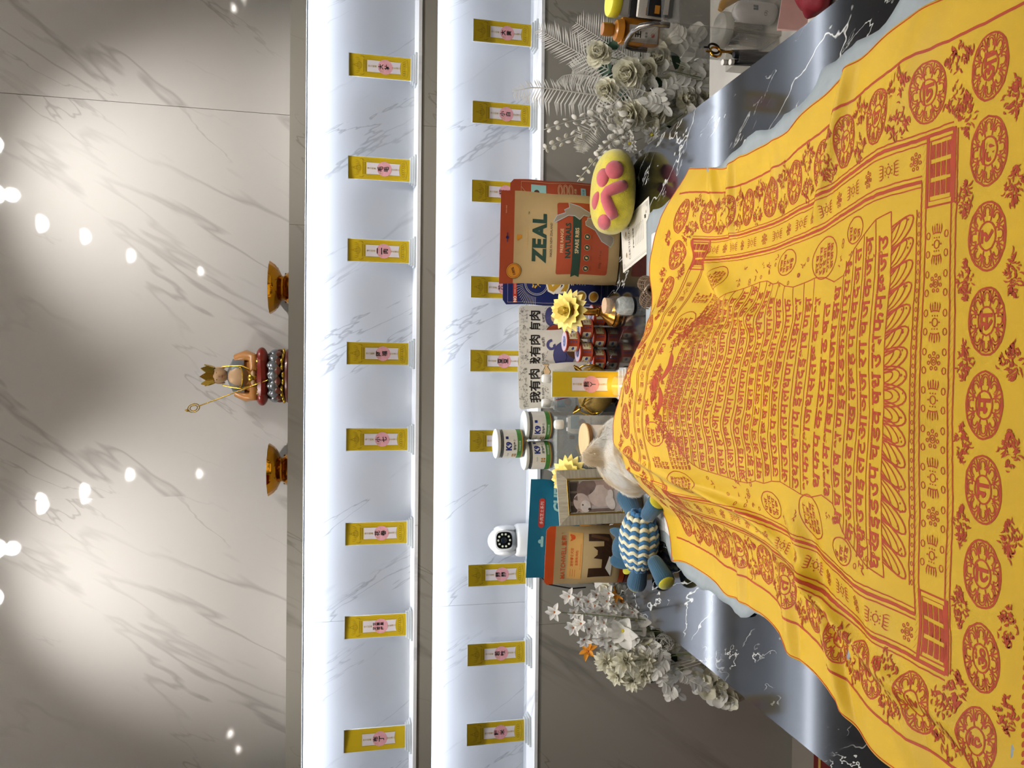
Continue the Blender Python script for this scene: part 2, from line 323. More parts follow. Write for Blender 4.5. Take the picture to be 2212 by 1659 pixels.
for nm, m, y0, y1, z0, z1, cuts in (
    ('ledge_top', 'wall_marble_shaded', WF+.012, UW, 1.659, 1.671, [-5.4, 5.4]),
    ('ledge_band', 'wall_marble_shaded', WF, WF+.012, 1.6255, 1.671, [-5.4, -2.9, -1.45, .44, 2.3, 5.4]),
    ('niche_ceiling', 'sill_marble', WF+.012, NB, 1.632, 1.642, [-5.4, 5.4]),
    ('niche_panel', 'niche_marble', NB, NB+.012, 1.2945, 1.632, [-5.4, -3, -.79, 1.3, 5.4]),
    ('sill', 'sill_marble', WF-.003, NB, 1.2845, 1.2945, [-5.4, -.46, 1.9, 5.4]),
    ('shelf_band', 'wall_marble_shaded', WF, WF+.012, 1.2375, 1.2845, [-5.4, -2.0, .76, 2.3, 5.4]),
    ('niche_ceiling', 'sill_marble', WF+.012, NB, 1.2445, 1.2545, [-5.4, 5.4]),
    ('niche_panel', 'niche_marble', NB, NB+.012, .91, 1.2445, [-5.4, -3, -.76, 1.35, 5.4]),
    ('sill', 'sill_marble', WF-.003, NB, .90, .91, [-5.4, -.78, 1.5, 5.4]),
    ('panel', 'wall_marble_shaded', WF, WF+.012, 0, .90, [-5.4, -3.2, -2.0, -.79, .43, 1.64, 2.9, 5.4])):
    for a, b in zip(cuts, cuts[1:]):
        c, d = span(a+.0004, b-.0004, y0, y1, z0, z1); o = MB().box((0, 0, 0), d).build(nm, MATS[m], wall, smooth=False); o.location = c
for z, nm, m in ((1.632, 'upper', 'led_diffuser_upper'), (1.2445, 'lower', 'led_diffuser_lower')):
    t = thing('led_strip', f'long white light strip under the top of the {nm} wall niche', 'light strip', (0, WF+.09, z), group='niche light strips')
    ch = MB(); ch.box((0, -.0095, -.004), (10.6, .0015, .008)); ch.box((0, 0, -.001), (10.6, .016, .0018)); ch.build('channel', MATS['aluminium'], t, smooth=False)
    MB().box((0, 0, -.0065), (10.6, .016, .009)).build('diffuser', MATS[m], t, smooth=False)

# ------------------------------------------------------------------ the table
m = marble('table_stone', '#0b0d11', '#d8d8d2', 1.05, .1, scale=2.6, width=.007, stretch=.35, plane='XY', warm=.25, seed=4.4, mask=(.5, .6), thick2=.008, amount=1., coat=.7)
TX0, TX1, TY0, TY1 = -.613, .596, .5, 2.31
tb = thing('altar_table', 'long black marble table with white veins and a polished top', 'table', (0, 0, 0))
MB().box(*span(TX0, TX1, TY0, TY1, TZ-.022, TZ), ).build('table_top', MATS['table_stone'], tb, smooth=False)
M('table_base', '#1b1c20', .4); MB().box(*span(TX0+.1, TX1-.1, TY0+.15, TY1-.12, .06, TZ-.022), bev=.004).build('pedestal', MATS['table_base'], tb)
MB().box(*span(TX0+.14, TX1-.14, TY0+.2, TY1-.16, 0, .06)).build('plinth', MATS['table_base'], tb, smooth=False)
# ------------------------------------------------------------------ the yellow printed funeral cloth
# cloth coordinates: a = -5.15..5.15 across (printed medallions sit at whole numbers -4..4), b = 0..12.2 from the far hem to the near hem
AC = np.array([-5.15, -4, -3, -2, -1, 0, 1, 2, 3, 4, 5.15])
RB_ = np.array([0, 1, 2.4, 3.5, 5, 7, 9, 11, 12.2])
XT = np.array([[-.425, -.315, -.245, -.19, -.10, .005, .10, .19, .275, .36, .46],
               [-.42, -.315, -.235, -.185, -.10, .005, .10, .19, .27, .352, .455],
               [-.425, -.316, -.25, -.185, -.09, 0, .09, .175, .25, .325, .43],
               [-.43, -.322, -.25, -.18, -.09, 0, .085, .165, .245, .321, .425],
               [-.44, -.332, -.252, -.172, -.088, -.004, .078, .16, .24, .321, .43],
               [-.48, -.37, -.275, -.185, -.095, -.01, .075, .16, .25, .343, .45],
               [-.53, -.424, -.32, -.22, -.12, -.02, .08, .18, .28, .382, .49],
               [-.54, -.433, -.333, -.232, -.131, -.03, .07, .171, .272, .373, .48],
               [-.54, -.433, -.333, -.232, -.131, -.03, .07, .171, .272, .373, .48]])
HT = np.array([[.001, .004, .087, .125, .145, .106, .066, .036, .055, .037, .004],
               [.002, .006, .10, .14, .158, .15, .112, .06, .034, .036, .006],
               [.001, .004, .075, .135, .15, .145, .10, .042, .006, .003, .001],
               [.001, .003, .05, .10, .115, .105, .07, .03, .005, .002, .001],
               [.001, .003, .032, .055, .062, .055, .036, .016, .004, .002, .001],
               [.001, .004, .018, .028, .03, .026, .016, .009, .004, .002, .001],
               [.001, .002, .007, .012, .012, .01, .008, .004, .002, .002, .001],
               [.001]*11, [.001]*11])
YB = (np.array([0, 1, 2, 3, 4, 5, 6, 7, 8, 9, 10, 11, 12.2]), np.array([1.70, 1.58, 1.486, 1.402, 1.343, 1.253, 1.182, 1.106, 1.045, .98, .876, .777, .66]))
NA, NBR = 270, 310
ga = np.linspace(-5.15, 5.15, NA); gb = np.linspace(0, 12.2, NBR)
def net(T):
    a1 = np.stack([np.interp(ga, AC, r) for r in T]); return np.stack([np.interp(gb, RB_, a1[:, i]) for i in range(NA)], 1)
def blur(G, n, k, fix=True):
    ker = np.ones(k)/k; h = k//2
    for _ in range(n):
        for ax in (0, 1):
            P_ = np.pad(G, [(h, h) if q == ax else (0, 0) for q in (0, 1)], mode='reflect', reflect_type='odd'); G = np.apply_along_axis(lambda r: np.convolve(r, ker, 'valid'), ax, P_)
    return G
X_ = blur(net(XT), 2, 15); H_ = blur(net(HT), 2, 13); Y_ = blur(np.repeat(np.interp(gb, *YB)[:, None], NA, 1), 2, 15)
A_, B_ = np.meshgrid(ga, gb)
_s = np.clip((A_-3.4)/1.75, 0, 1); Y_ = Y_-.10*_s*_s*(3-2*_s)*np.exp(-B_/1.3)-.03*np.clip((-A_-3.6)/1.5, 0, 1)*np.exp(-B_/.8)
def ridge(p, q, wd, amp, skew=.35):
    """a soft pleat along the segment p-q in cloth coordinates"""
    p, q = np.array(p, float), np.array(q, float); d = q-p; Ln = np.linalg.norm(d); d /= Ln; n_ = np.array([-d[1], d[0]])
    s_ = (A_-p[0])*d[0]+(B_-p[1])*d[1]; c_ = (A_-p[0])*n_[0]+(B_-p[1])*n_[1]
    en = np.clip((s_+.5)/1., 0, 1)*np.clip((Ln+.5-s_)/1., 0, 1); en = en*en*(3-2*en)
    return amp*en*(np.exp(-(c_/wd)**2)-skew*np.exp(-((c_-1.8*wd)/wd)**2))
dH = np.zeros_like(H_)
for args in (((5.2, 8.2), (3.1, 6.9), .22, .016), ((5.2, 2.75), (3.4, 3.2), .16, .012), ((5.2, 5.0), (3.9, 5.2), .2, .007), ((5.2, 1.6), (4.2, 2.3), .16, .010),
             ((-5.2, 8.4), (-2.6, 6.6), .22, .015), ((-3.25, 4.6), (-4.0, 10.6), .17, .012), ((-2.7, 3.6), (-3.7, 8.5), .15, .012), ((-5.2, 4.0), (-3.9, 3.9), .15, .008), ((-5.2, 6.2), (-3.6, 5.8), .2, .010),
             ((-2.4, 2.6), (-3.1, 6.2), .13, .011), ((2.6, 2.5), (1.2, 5.2), .22, .010), ((3.6, 1.2), (1.6, 3.8), .2, .008), ((.6, 3.1), (1.9, 6.4), .3, .006), ((-.6, 2.9), (-1.2, 6.0), .3, .005),
             ((-5.2, 10.2), (-3.0, 9.0), .25, .008), ((5.2, 10.1), (3.6, 9.2), .25, .007), ((-1.6, .2), (-2.3, 2.6), .14, .008), ((-2.4, .3), (-2.9, 2.6), .11, .009), ((-.2, .1), (.2, 2.2), .2, .004), ((1.2, .1), (1.5, 2.0), .2, .005), ((-4.6, 11.8), (-2.0, 7.4), .3, .006)):
    dH += ridge(*args)
for k in range(26):   # faint rumples over the whole cloth
    th = rng.uniform(0, PI); fr = rng.uniform(1.2, 4.2); dH += .0006/math.sqrt(fr)*np.sin(fr*(A_*math.cos(th)+B_*math.sin(th))+rng.uniform(0, 6.3)+.6*np.sin(.7*A_+.5*B_+k))
edge = np.minimum(np.minimum(5.15-np.abs(A_), B_), 12.2-B_); ew = np.exp(-np.clip(edge, 0, None)/.55)
dH += ew*.0035*(np.sin(2.3*B_+1.5*np.sin(1.1*B_))*(np.abs(A_) > 3.5)+np.sin(3.1*A_+1)*(B_ < 1.6))
Z_ = TZ+.006+np.maximum(H_+dH, .0006)
X_ = X_+ew*.006*np.sin(1.9*B_+.8*np.sin(2.1*B_)+A_*.2)*(np.abs(A_) > 4)
GRID = np.stack([X_, Y_, Z_], 2)
_du = np.gradient(GRID, axis=1); _dv = np.gradient(GRID, axis=0); GN = np.cross(_dv, _du); GN /= np.linalg.norm(GN, axis=2, keepdims=True); GN[GN[..., 2] < 0] *= -1
def cloth(a, b, o):
    fa = np.clip((a+5.15)/10.3*(NA-1), 0, NA-1.001); fb = np.clip(b/12.2*(NBR-1), 0, NBR-1.001); i = fa.astype(int); j = fb.astype(int); u = (fa-i)[:, None]; v = (fb-j)[:, None]
    def sm(G): return (G[j, i]*(1-u)+G[j, i+1]*u)*(1-v)+(G[j+1, i]*(1-u)+G[j+1, i+1]*u)*v
    return sm(GRID)+sm(GN)*o
M('cloth_yellow', '#d0a810', .55, var=.05, vs=14., bump=.12, bs=900., sheen=.15); M('print_red', '#ac3c14', .6, var=.06, vs=60.)
def cloth_mat():
    m = MATS['cloth_yellow']; b = m.node_tree.nodes['Principled BSDF']; b.inputs['Sheen Roughness'].default_value = .4
cloth_mat()
cl = MB().grid(GRID[::-1]).build('funeral_cloth', MATS['cloth_yellow'], None, sharp=0, label='large yellow cloth with red printed script and medallions draped over the dog', cat='cloth')
md = cl.modifiers.new('thickness', 'SOLIDIFY'); md.thickness = .0012; md.offset = -1
hem = MB()
pr = Pr(cloth, .09, .0005); R_ = 'print_red'
def line(p, q, wd, n=40, wav=0.):
    t = np.linspace(0, 1, n)[:, None]; P = np.array(p)*(1-t)+np.array(q)*t
    if wav: P = P+rng.normal(0, wav, P.shape)
    pr.stroke(P, wd, R_)
DEV = 'अआइउएओकखगघचछजझटठडढणतथदधनपफबभमयरलवशषसहक्षज्ञ'; DEV = [c for c in DEV if c not in '्']
def rtext(a0, a1, b, h, sp=.92, jit=.012, bold=.012):
    x = a0
    while x < a1:
        ch = DEV[rng.integers(len(DEV))]; T = glyphs(ch, bold); x0, x1 = T[..., 0].min(), T[..., 0].max(); y0, y1 = T[..., 1].min(), T[..., 1].max(); k = h/.62
        wd = (x1-x0)*k*1.25
        if x+wd > a1: break
        Q = (T-(x0, .31))*(k*1.25, -k); Q[..., 1] += rng.normal(0, jit*h); pr.add(Q+(x, b), R_); x += wd*1.02+h*.22*(rng.random() < .25)
def flame(a, b, w_, h_, n=13, d=(0, -1)):
    """clump of little curling flame licks, tapering towards its tip"""
    d = np.array(d, float); sd = np.array([-d[1], d[0]]); ang0 = math.atan2(d[1], d[0]); hw, hl = (w_/2, h_/2) if abs(d[1]) > .5 else (h_/2, w_/2)
    for k in range(int(n*3.2)):
        u = rng.uniform(-1, 1); t0 = rng.uniform(-1, .9)*(1-abs(u)); p = np.array([a, b])+sd*u*hw*(1-.25*(t0+1)/2)*1.6+d*(t0-.15)*hl*1.6
        ang = ang0-u*.5+rng.normal(0, .55); ln = rng.uniform(.07, .15); cv = rng.choice([-1, 1])*rng.uniform(.6, 2.6); t = np.linspace(0, 1, 7); th = ang+cv*(t-.3)
        P = np.stack([p[0]+np.cumsum(np.cos(th))*ln/7, p[1]+np.cumsum(np.sin(th))*ln/7*.78], 1); pr.stroke(P, .021, R_, int(k % 4), taper=True)
CH = ['श्री', 'हूं', 'ह्रीः', 'ॐ', 'ख', 'त', 'ह', 'ग', 'न', 'म', 'भ', 'स', 'ध', 'र', 'ज', 'क', 'ल', 'आ', 'व', 'प', 'द']
def medal(a, b, i, rx=.4, ry=.30):
    pr.ring(a, b, rx, ry, .026, R_, wob=.012); pr.ring(a, b, rx*.42, ry*.46, .022, R_, n=22, wob=.012)
    for k in range(8):
        th = PI/8+k*PI/4; c, q = math.cos(th), math.sin(th)
        pr.stroke([(a+rx*c*r, b+ry*q*r) for r in (.46, .62, .8, .97)], .018, R_)
        th += PI/8; c, q = math.cos(th), math.sin(th)
        for r, s_ in ((.70, .23), (.72, .13)):
            t = np.linspace(-2.2, 2.2, 9)+th; P = np.stack([a+rx*(c*r+s_*np.cos(t)), b+ry*(q*r+s_*np.sin(t))], 1); pr.stroke(P, .017, R_)
        for e in (-.16, .16):
            for r in (.86, .6): pr.stroke([(a+rx*r*math.cos(th+e), b+ry*r*math.sin(th+e)), (a+rx*(r+.07)*math.cos(th+e*1.7), b+ry*(r+.07)*math.sin(th+e*1.7))], .016, R_)
    T = glyphs(CH[i % len(CH)][0], .03); x0, x1 = T[..., 0].min(), T[..., 0].max(); y0, y1 = T[..., 1].min(), T[..., 1].max(); k = .19/(y1-y0)
    pr.add((T-((x0+x1)/2, (y0+y1)/2))*(k*1.25, -k)+(a, b), R_)
def flower(a, b, r=.10):
    pr.ring(a, b, r*.52, r*.42, .014, R_, n=12); pr.ring(a, b, r*.22, r*.2, .014, R_, n=8)
    for k in range(7): th = k*2*PI/7; pr.ring(a+r*math.cos(th), b+r*.8*math.sin(th), r*.23, r*.19, .014, R_, n=8)
def vajra(a, b, ax):
    def P(u, v): return (a+u, b+v*.8) if ax else (a+v, b+u*.8)
    pr.ring(a, b, .055, .045, .015, R_, n=8)
    for s_ in (-1, 1):
        for k in (-1.6, -.8, 0, .8, 1.6):
            t = np.linspace(0, 1, 5); pr.stroke([P(s_*(.13+.13*q), .045*k*(1+1.2*q-.9*q*q)) for q in t], .018, R_, taper=True)
        pr.stroke([P(s_*(.13+.02*math.cos(t)), .09*math.sin(t)) for t in np.linspace(-1.3, 1.3, 7)], .016, R_)
        for k in (-1, 0, 1): pr.ell(*P(s_*.085, .05*k), .012, .01, R_, n=6)
    for s_ in (-1, 1): pr.ell(*P(0, s_*.09), .014, .012, R_, n=6)
n_ = 0
for i in range(9):
    a = i-4
    for b in (1, 11): medal(a, b, n_, ry=.27); n_ += 1
    if i < 8:
        flame(a+.5, 11.38, .34, .26, 22, (0, 1)); flame(a+.5, 10.66, .36, .22, 20, (0, 1)); flame(a+.5, .62, .3, .2, 14); flame(a+.5, 1.34, .34, .2, 14)
for b in range(2, 11):
    for a in (-4, 4): medal(a, b, n_); n_ += 1
for b in range(1, 11):
    for sgn in (-1, 1): flame(sgn*4.28, b+.5, .36, .34, 22, (sgn, 0)); flame(sgn*3.72, b+.5, .36, .3, 18, (-sgn, 0))
for sgn in (-1, 1):
    line((sgn*4.56, .42), (sgn*4.56, 11.55), .04, 120, .004)
    for off, wd in ((0, .05), (.075, .02), (-.075, .018)): line((sgn*(3.42+off), 1.58), (sgn*(3.42+off), 10.45), wd, 110, .003); line((sgn*(2.86+off), 2.0), (sgn*(2.86+off), 9.92), wd, 100, .003)
for k in range(84):   # leaf stripe along the near hem, dashes along the far hem
    a = -4.5+9*k/83; pr.ell(a, 11.62, .045, .02, R_, n=8, rot=.35); pr.stroke([(a, .40), (a+.07, .44)], .026, R_, taper=True)
for k in range(70):
    a = -3.4+6.8*k/69
    for b0, dv in ((10.45, .055), (9.93, .05)): pr.stroke([(a, b0), (a+.09, b0+dv)], .03, R_, taper=True)
for b0 in (10.44, 10.52, 9.92, 10.0, 1.56, 1.63, 2.0, 2.06): line((-3.4 if b0 > 10.2 or b0 < 1.8 else -2.86, b0), (3.4 if b0 > 10.2 or b0 < 1.8 else 2.86, b0), .02, 90, .003)
for k in range(13):   # flowers and thunderbolts along the band between the two frames
    a = -3.0+k*.5
    if abs(a) < 2.4: (flower if k % 2 else lambda x, y: vajra(x, y, True))(a, 10.21); (flower if k % 2 else lambda x, y: vajra(x, y, True))(a, 1.8)
    if abs(a) < 2.4:
        pr.ell(a+.25, 10.21, .018, .013, R_, n=6)
        for s_ in (-1, 1): pr.ring(a+.12*s_, 10.37, .045, .03, .014, R_, n=8); pr.ring(a+.12*s_, 10.06, .045, .03, .014, R_, n=8)
for k in range(16):
    b = 2.3+k*.5
    for sgn in (-1, 1): (flower if k % 2 else lambda x, y: vajra(x, y, False))(sgn*3.14, b)
def seal(a, b, w_, h_):
    for e, wd in ((0, .055), (.07, .022)): pr.stroke([(a-w_/2+e, b-h_/2+e*.7), (a+w_/2-e, b-h_/2+e*.7), (a+w_/2-e, b+h_/2-e*.7), (a-w_/2+e, b+h_/2-e*.7)], wd, R_, closed=True)
    for i in range(3):
        for j in range(4):
            x, y = a+(i-1)*w_*.26, b+(j-1.5)*h_*.2
            for q in range(4): pr.stroke([(x-w_*.1, y+(q-1.5)*h_*.042), (x+w_*.1, y+(q-1.5)*h_*.042)], .017, R_)
            pr.stroke([(x+w_*rng.choice([-.1, 0, .1]), y-h_*.07), (x+w_*rng.choice([-.1, .1]), y+h_*.07)], .017, R_)
seal(2.96, 10.24, .92, .46); seal(-2.96, 10.24, .92, .46); seal(3.0, 1.86, .8, .52); seal(-3.0, 1.86, .8, .52)
# lotus throne under the text
for k in range(17):
    a = -2.4+k*.3; sl = .22*np.sign(a)*min(1, abs(a)) if abs(a) > .2 else 0
    for r in (1., .72, .42):
        t = np.linspace(0, PI, 11); P = np.stack([a+sl*(1-np.sin(t))*-1+.16*r*np.cos(t), 9.36+.42*r*np.sin(t)**.8], 1); pr.stroke(P, .024 if r == 1 else .018, R_)
    for _ in range(3): pr.ell(a+rng.normal(0, .04), 9.68+rng.normal(0, .03), .018, .012, R_, n=6)
for b0 in (9.84,):
    line((-2.5, b0), (2.5, b0), .018, 60, .003)
    for k in range(40): pr.ring(-2.45+k*.125, 9.885, .03, .02, .012, R_, n=6) if k % 3 else pr.stroke([(-2.45+k*.125-.04, 9.885), (-2.45+k*.125, 9.86), (-2.45+k*.125+.04, 9.885), (-2.45+k*.125, 9.91)], .012, R_, closed=True)
# the body of the text: lines of script in a stepped outline
b = 9.2; wd_ = [2.5, 2.45, 2.3, 2.15, 1.8, 1.75, 1.9, 1.95, 1.9, 1.85, 1.9, 2.0, 2.0, 2.1, 2.1, 2.05, 2.0, 1.95, 1.9, 1.8, 1.65, 1.4, 1.1]; hs = [.26, .26, .26, .26, .28, .31, .28, .26, .25, .24, .23, .22, .22, .21, .2, .2, .19, .18, .17, .17, .16, .16, .15]
for i, (W, h) in enumerate(zip(wd_, hs)):
    rtext(-W, W, b, h*.72, bold=.02)
    if i not in (5, 6): line((-W-.06, b+h*.62), (W+.06, b+h*.62), .016, 50, .004)
    nb = b-h*1.26
    for s_ in (-1, 1): line((s_*(W+.06), b+h*.62), (s_*((wd_[i+1] if i+1 < len(wd_) else W)+.06), nb+h*.62), .018, 6)
    b = nb
for s_ in (-1, 1):   # side ornaments: ovals with writing, scattered emblems, blocks of tiny script
    for (a, bb, rx, ry, ln) in ((2.3, 7.3, .36, .46, 5), (2.45, 5.9, .26, .36, 4), (2.35, 3.0, .3, .42, 6), (2.5, 8.4, .2, .26, 3), (1.25, 2.5, .26, .34, 3)):
        pr.ring(s_*a, bb, rx, ry, .02, R_, wob=.01)
        for q in range(ln): y = bb+(q-(ln-1)/2)*ry*1.5/ln; hw = rx*.78*math.sqrt(max(.05, 1-((y-bb)/ry)**2)); rtext(s_*a-hw, s_*a+hw, y, ry*1.0/ln, bold=.02)
    for _ in range(60):
        a, bb = s_*rng.uniform(1.95, 2.72), rng.uniform(4.0, 9.2)
        if any(abs(a*s_-q[0]) < q[2]+.08 and abs(bb-q[1]) < q[3]+.08 for q in ((2.3, 7.3, .36, .46), (2.45, 5.9, .26, .36), (2.5, 8.4, .2, .26))): continue
        if rng.random() < .5: pr.ring(a, bb, .04, .03, .014, R_, n=8)
        else:
            for _q in range(3): pr.stroke(np.array([a, bb])+np.cumsum(rng.normal(0, .035, (4, 2)), 0), .024, R_, taper=True)
    for (a0, a1, b0, n) in ((1.2, 2.0, 2.95, 6), (1.72, 2.02, 2.3, 5)):
        for q in range(n): rtext(s_*a1 if s_ < 0 else a0, s_*a0 if s_ < 0 else a1, b0+q*.115, .075, bold=.02)
    for k in range(5): flame(s_*(.75+.16*k), 2.62+.1*k, .3, .2, 12)
    pr.text('和' if s_ > 0 else '平', s_*.62, 2.22, -.2, R_, bold=.02, sx=-1.3); pr.text('福' if s_ > 0 else '寿', s_*.95, 2.3, -.19, R_, bold=.02, sx=-1.3)
# emblem: solid disc in a flaming ring on a crescent with ribbons
pr.ell(-.15, 2.42, .17, .13, R_, n=24); pr.ring(-.15, 2.42, .205, .16, .016, R_); flame(-.15, 2.42, .62, .42, 60)
for s_ in (-1, 1):
    t = np.linspace(0, 1, 12); P = np.stack([-.15+s_*(.08+.62*t), 2.62-.02*t+.14*np.sin(t*3)], 1); pr.stroke(P, np.interp(t, [0, .4, .8, 1], [.06, .16, .12, .02]), R_)
for q in range(6): W = .5+.06*q; rtext(-.15-W, -.15+W, 2.86+q*.1, .07, bold=.02)
pr.build('printed_pattern', cl, kind='stuff')
# thin red stitched rim
for P in ([(x, .02) for x in np.linspace(-5.13, 5.13, 150)], [(5.12, y) for y in np.linspace(.02, 12.18, 180)], [(-5.12, y) for y in np.linspace(.02, 12.18, 180)]):
    P = np.array(P); hem.tube(cloth(P[:, 0], P[:, 1], .0004), .0009, 5)
M('hem_thread', '#c4571c', .7); hem.build('hem', MATS['hem_thread'], cl)
# ------------------------------------------------------------------ memorial tablets in the niches
M('tablet_gold', '#c9ac1e', .38, var=.05, vs=30.); M('tablet_line', '#8c7410', .5, var=0); M('tablet_paper', '#dcd6da', .6, var=.02); M('tablet_pink', '#dfa3ac', .6, var=.08, vs=120.); M('ink', '#17140f', .6, var=0); M('tablet_script', '#b59a3a', .5, var=0)
clear('acrylic', '#f4fafc', .03, .5)
stand_me = MB()
for z, w_, d_, h_ in ((0, .094, .052, .0065), (.0065, .084, .040, .006), (.0125, .078, .026, .007)): stand_me.box((0, 0, z+h_/2), (w_, d_, h_), None, 0, .0008)
stand_me = stand_me.mesh('stand', MATS['acrylic'])
def tablet_face(pr, W, H, name, plain=False, script=True):
    G, K, P_, I_, S_ = 'tablet_gold', 'tablet_line', 'tablet_paper', 'ink', 'tablet_script'
    pr.rect(-W/2, 0, W/2, H, G)
    px, p0, p1 = W*.262, H*.165, H*.71
    t = np.linspace(-1, 1, 9); pr.poly([(-px, p1), (-px, p0)]+[(px*q, p0+H*.012*(1-q*q)) for q in t]+[(px, p0), (px, p1)], P_, 2)
    pr.stroke([(-px-.0008, p0), (-px-.0008, p1+.0008), (px+.0008, p1+.0008), (px+.0008, p0)], .0009, K, 2)
    pr.ell(0, H*.42, W*.335, W*.335, 'tablet_pink', 3, 28)
    if not plain:
        for x in (.33, .40):
            for s_ in (-1, 1):
                for k in range(34): pr.ell(s_*x*W, H*(.14+.68*k/33 if x > .35 else .15+.60*k/33), .00085, .0009, K, 1, 6)
        for s_ in (-1, 1):
            pr.stroke([(s_*W*.33, H*.76), (s_*W*.36, H*.775), (s_*W*.42, H*.77)], .0008, K, 1)
            for k in range(4):
                t = np.linspace(0, 1, 7); pr.stroke(np.stack([s_*W*(.08+.08*k+.10*np.sin(2.4*t)), H*(.80+.03*k*(k < 3)+.085*t-.02*k)], 1), .0012, K, 1, taper=True)
            pr.stroke([(s_*W*.02*k, H*(.915-.004*k*k)) for k in range(6)], .001, K, 1)
            for k in range(5):
                t = np.linspace(0, 1, 6); pr.stroke(np.stack([s_*W*(.06+.075*k+.06*np.sin(3*t)), H*(.055+.085*t)], 1), .0012, K, 1, taper=True)
        for r in (.15, .10): pr.ring(0, H*.835, W*r, W*r*.75, .0009, K, 1, 18)
        pr.text('卍', 0, H*.835, W*.10, K, 1); pr.rect(-W*.27, H*.725, W*.27, H*.735, K, 1); pr.rect(-W*.29, H*.765, W*.29, H*.772, K, 1)
        for k in range(7): pr.ring(W*(-.24+.08*k), H*.75, W*.028, W*.026, .0007, K, 1, 10)
        for k in range(6): pr.ring(W*(-.25+.1*k), H*.115, W*.055, W*.06, .0009, K, 1, 12)
        pr.stroke([(W*q*.42, H*(.045+.02*q*q)) for q in np.linspace(-1, 1, 11)], .001, K, 1); pr.ring(0, H*.93, W*.03, W*.05, .0008, K, 1, 8)
    pr.vtext('佛力超薦', 0, H*.70, H*.032, S_, 4); pr.vtext('往生蓮位', 0, H*.315, H*.032, S_, 4)
    cols = name.split('|')
    for i, c in enumerate(cols):
        hh = H*(.085 if len(c) < 3 else .055); x = 0 if len(cols) == 1 else (.5-i)*W*.2
        pr.vtext(c, x, H*(.54 if len(c) < 3 else .555), hh, I_, 5, bold=.022, gap=1.15)
    if name: pr.vtext('陽上', -W*.19, H*.50, H*.022, S_, 4)
def tablet(name, yc, row, label, ry=0., depth=2.425, plain=False):
    z0 = 1.2945 if row else .91; x = aty(830 if row else 1090, yc, depth)[0]
    t = thing('memorial_tablet', label, 'memorial tablet', (x, depth, z0), (0, 0, ry), 'gold tablets in the upper niche' if row else 'gold tablets in the lower niche')
    link('stand', stand_me, t); W, H, b0 = .0675, .188, .0185
    MB().box((0, 0, b0+H/2), (W+.003, .005, H+.003), None, 0, .0006).build('plate', MATS['acrylic_white'], t)
    p = Pr(lambda a, b, o: np.stack([a, np.full_like(a, -.0026)-o, b+b0], 1), .03); tablet_face(p, W, H, name, plain); p.build('face_print', t)
M('acrylic_white', '#f2f4f5', .2, var=0)
ORD = ['rightmost', 'second from the right', 'third from the right', 'fourth from the right', 'fifth from the right', 'third from the left', 'second from the left', 'leftmost']
for i, (nm, yc, ry) in enumerate((('大壮', 146, -.05), ('毛毛', 366, -.05), ('二肉', 543, -.03), ('阿福', 764, 0), ('小七', 949, .02), ('花卷', 1151, .05), ('艾果果|艾若梅', 1351, .06), ('布丁', 1594, .08))):
    tablet(nm, yc, 1, f'gold memorial tablet reading {nm.replace("|", " ")}, {ORD[i]} in the upper niche', ry, plain=nm == '布丁')
WH = ['rightmost in the lower niche', 'second from the right in the lower niche', 'partly behind the orange bag', 'partly behind the blue bag', 'just above the white scribbled bags', '', 'just left of the security camera', 'second from the left in the lower niche', 'leftmost in the lower niche']
for i, (nm, yc, ry) in enumerate((('大黄', 72, -.05), ('小白', 247, -.04), ('妞妞', 416, -.03), ('茶茶', 622, 0), ('豆豆', 780, 0), ('', 952, .02), ('蘭蘭', 1240, .04), ('若敏', 1410, .05), ('糯米', 1580, .06))):
    tablet(nm, yc, 0, f'gold memorial tablet reading {nm}, {WH[i]}' if nm else 'gold memorial tablet half hidden behind the topmost pet food jar', ry)

# ------------------------------------------------------------------ statue and offering dishes on the ledge
LZ = 1.671
M('statue_brown', '#6e3526', .35, coat=.4); M('statue_silver', '#9aa0a6', .3, metal=.6); M('statue_gold', '#d7b24a', .25, metal=.9, bump=.3, bs=400.); M('statue_red', '#8a2a20', .3, coat=.4); M('statue_orange', '#c98a48', .35, coat=.3); M('statue_skin', '#d9b48a', .5); M('statue_dark', '#2a2320', .5); M('statue_lip', '#a8574a', .5)
st = thing('bodhisattva_statue', 'small seated bodhisattva statue with crown and staff on a lotus seat', 'statue', (aty(600, 812, 2.445)[0], 2.445, LZ), (0, 0, -.12))
q = MB(); q.lathe([(.05, 0), (.08, 0), (.083, .008), (.080, .016), (.07, .022), (.058, .03), (.05, .036)], 28); 
base = q.build('base', MATS['statue_brown'], st); base.scale = (1, .8, 1)
g = MB()
for k in range(22):
    a = 2*PI*k/22; g.ell((.074*math.cos(a), .058*math.sin(a), .027+.004*math.sin(5*a)), (.011, .009, .008), n=8, k=6)
g.build('cloud_relief', MATS['statue_gold'], st)
for row, (n, z, r, up_, m) in enumerate(((15, .05, .073, -1, 'statue_brown'), (15, .064, .074, 1, 'statue_silver'), (13, .074, .066, 1, 'statue_silver'))):
    pe = MB().ell((0, 0, 0), (.0165, .008, .021), n=10, k=8, fn=lambda V: V*np.stack([1-.45*np.clip(V[:, 2]/.021, 0, 1)**2, np.ones(len(V)), np.ones(len(V))], 1)).mesh('lotus_petal', MATS[m])
    for k in range(n):
        a = 2*PI*(k+.5*row)/n; link('lotus_petal', pe, st, (r*math.cos(a), .8*r*math.sin(a), z), (0 if up_ > 0 else PI, 0, a+PI/2) if up_ > 0 else (PI-.4, 0, a+PI/2))
MB().lathe([(.06, .05), (.066, .07), (.064, .088), (.03, .092), (0, .092)], 24).build('seat', MATS['statue_silver'], st).scale = (1, .8, 1)
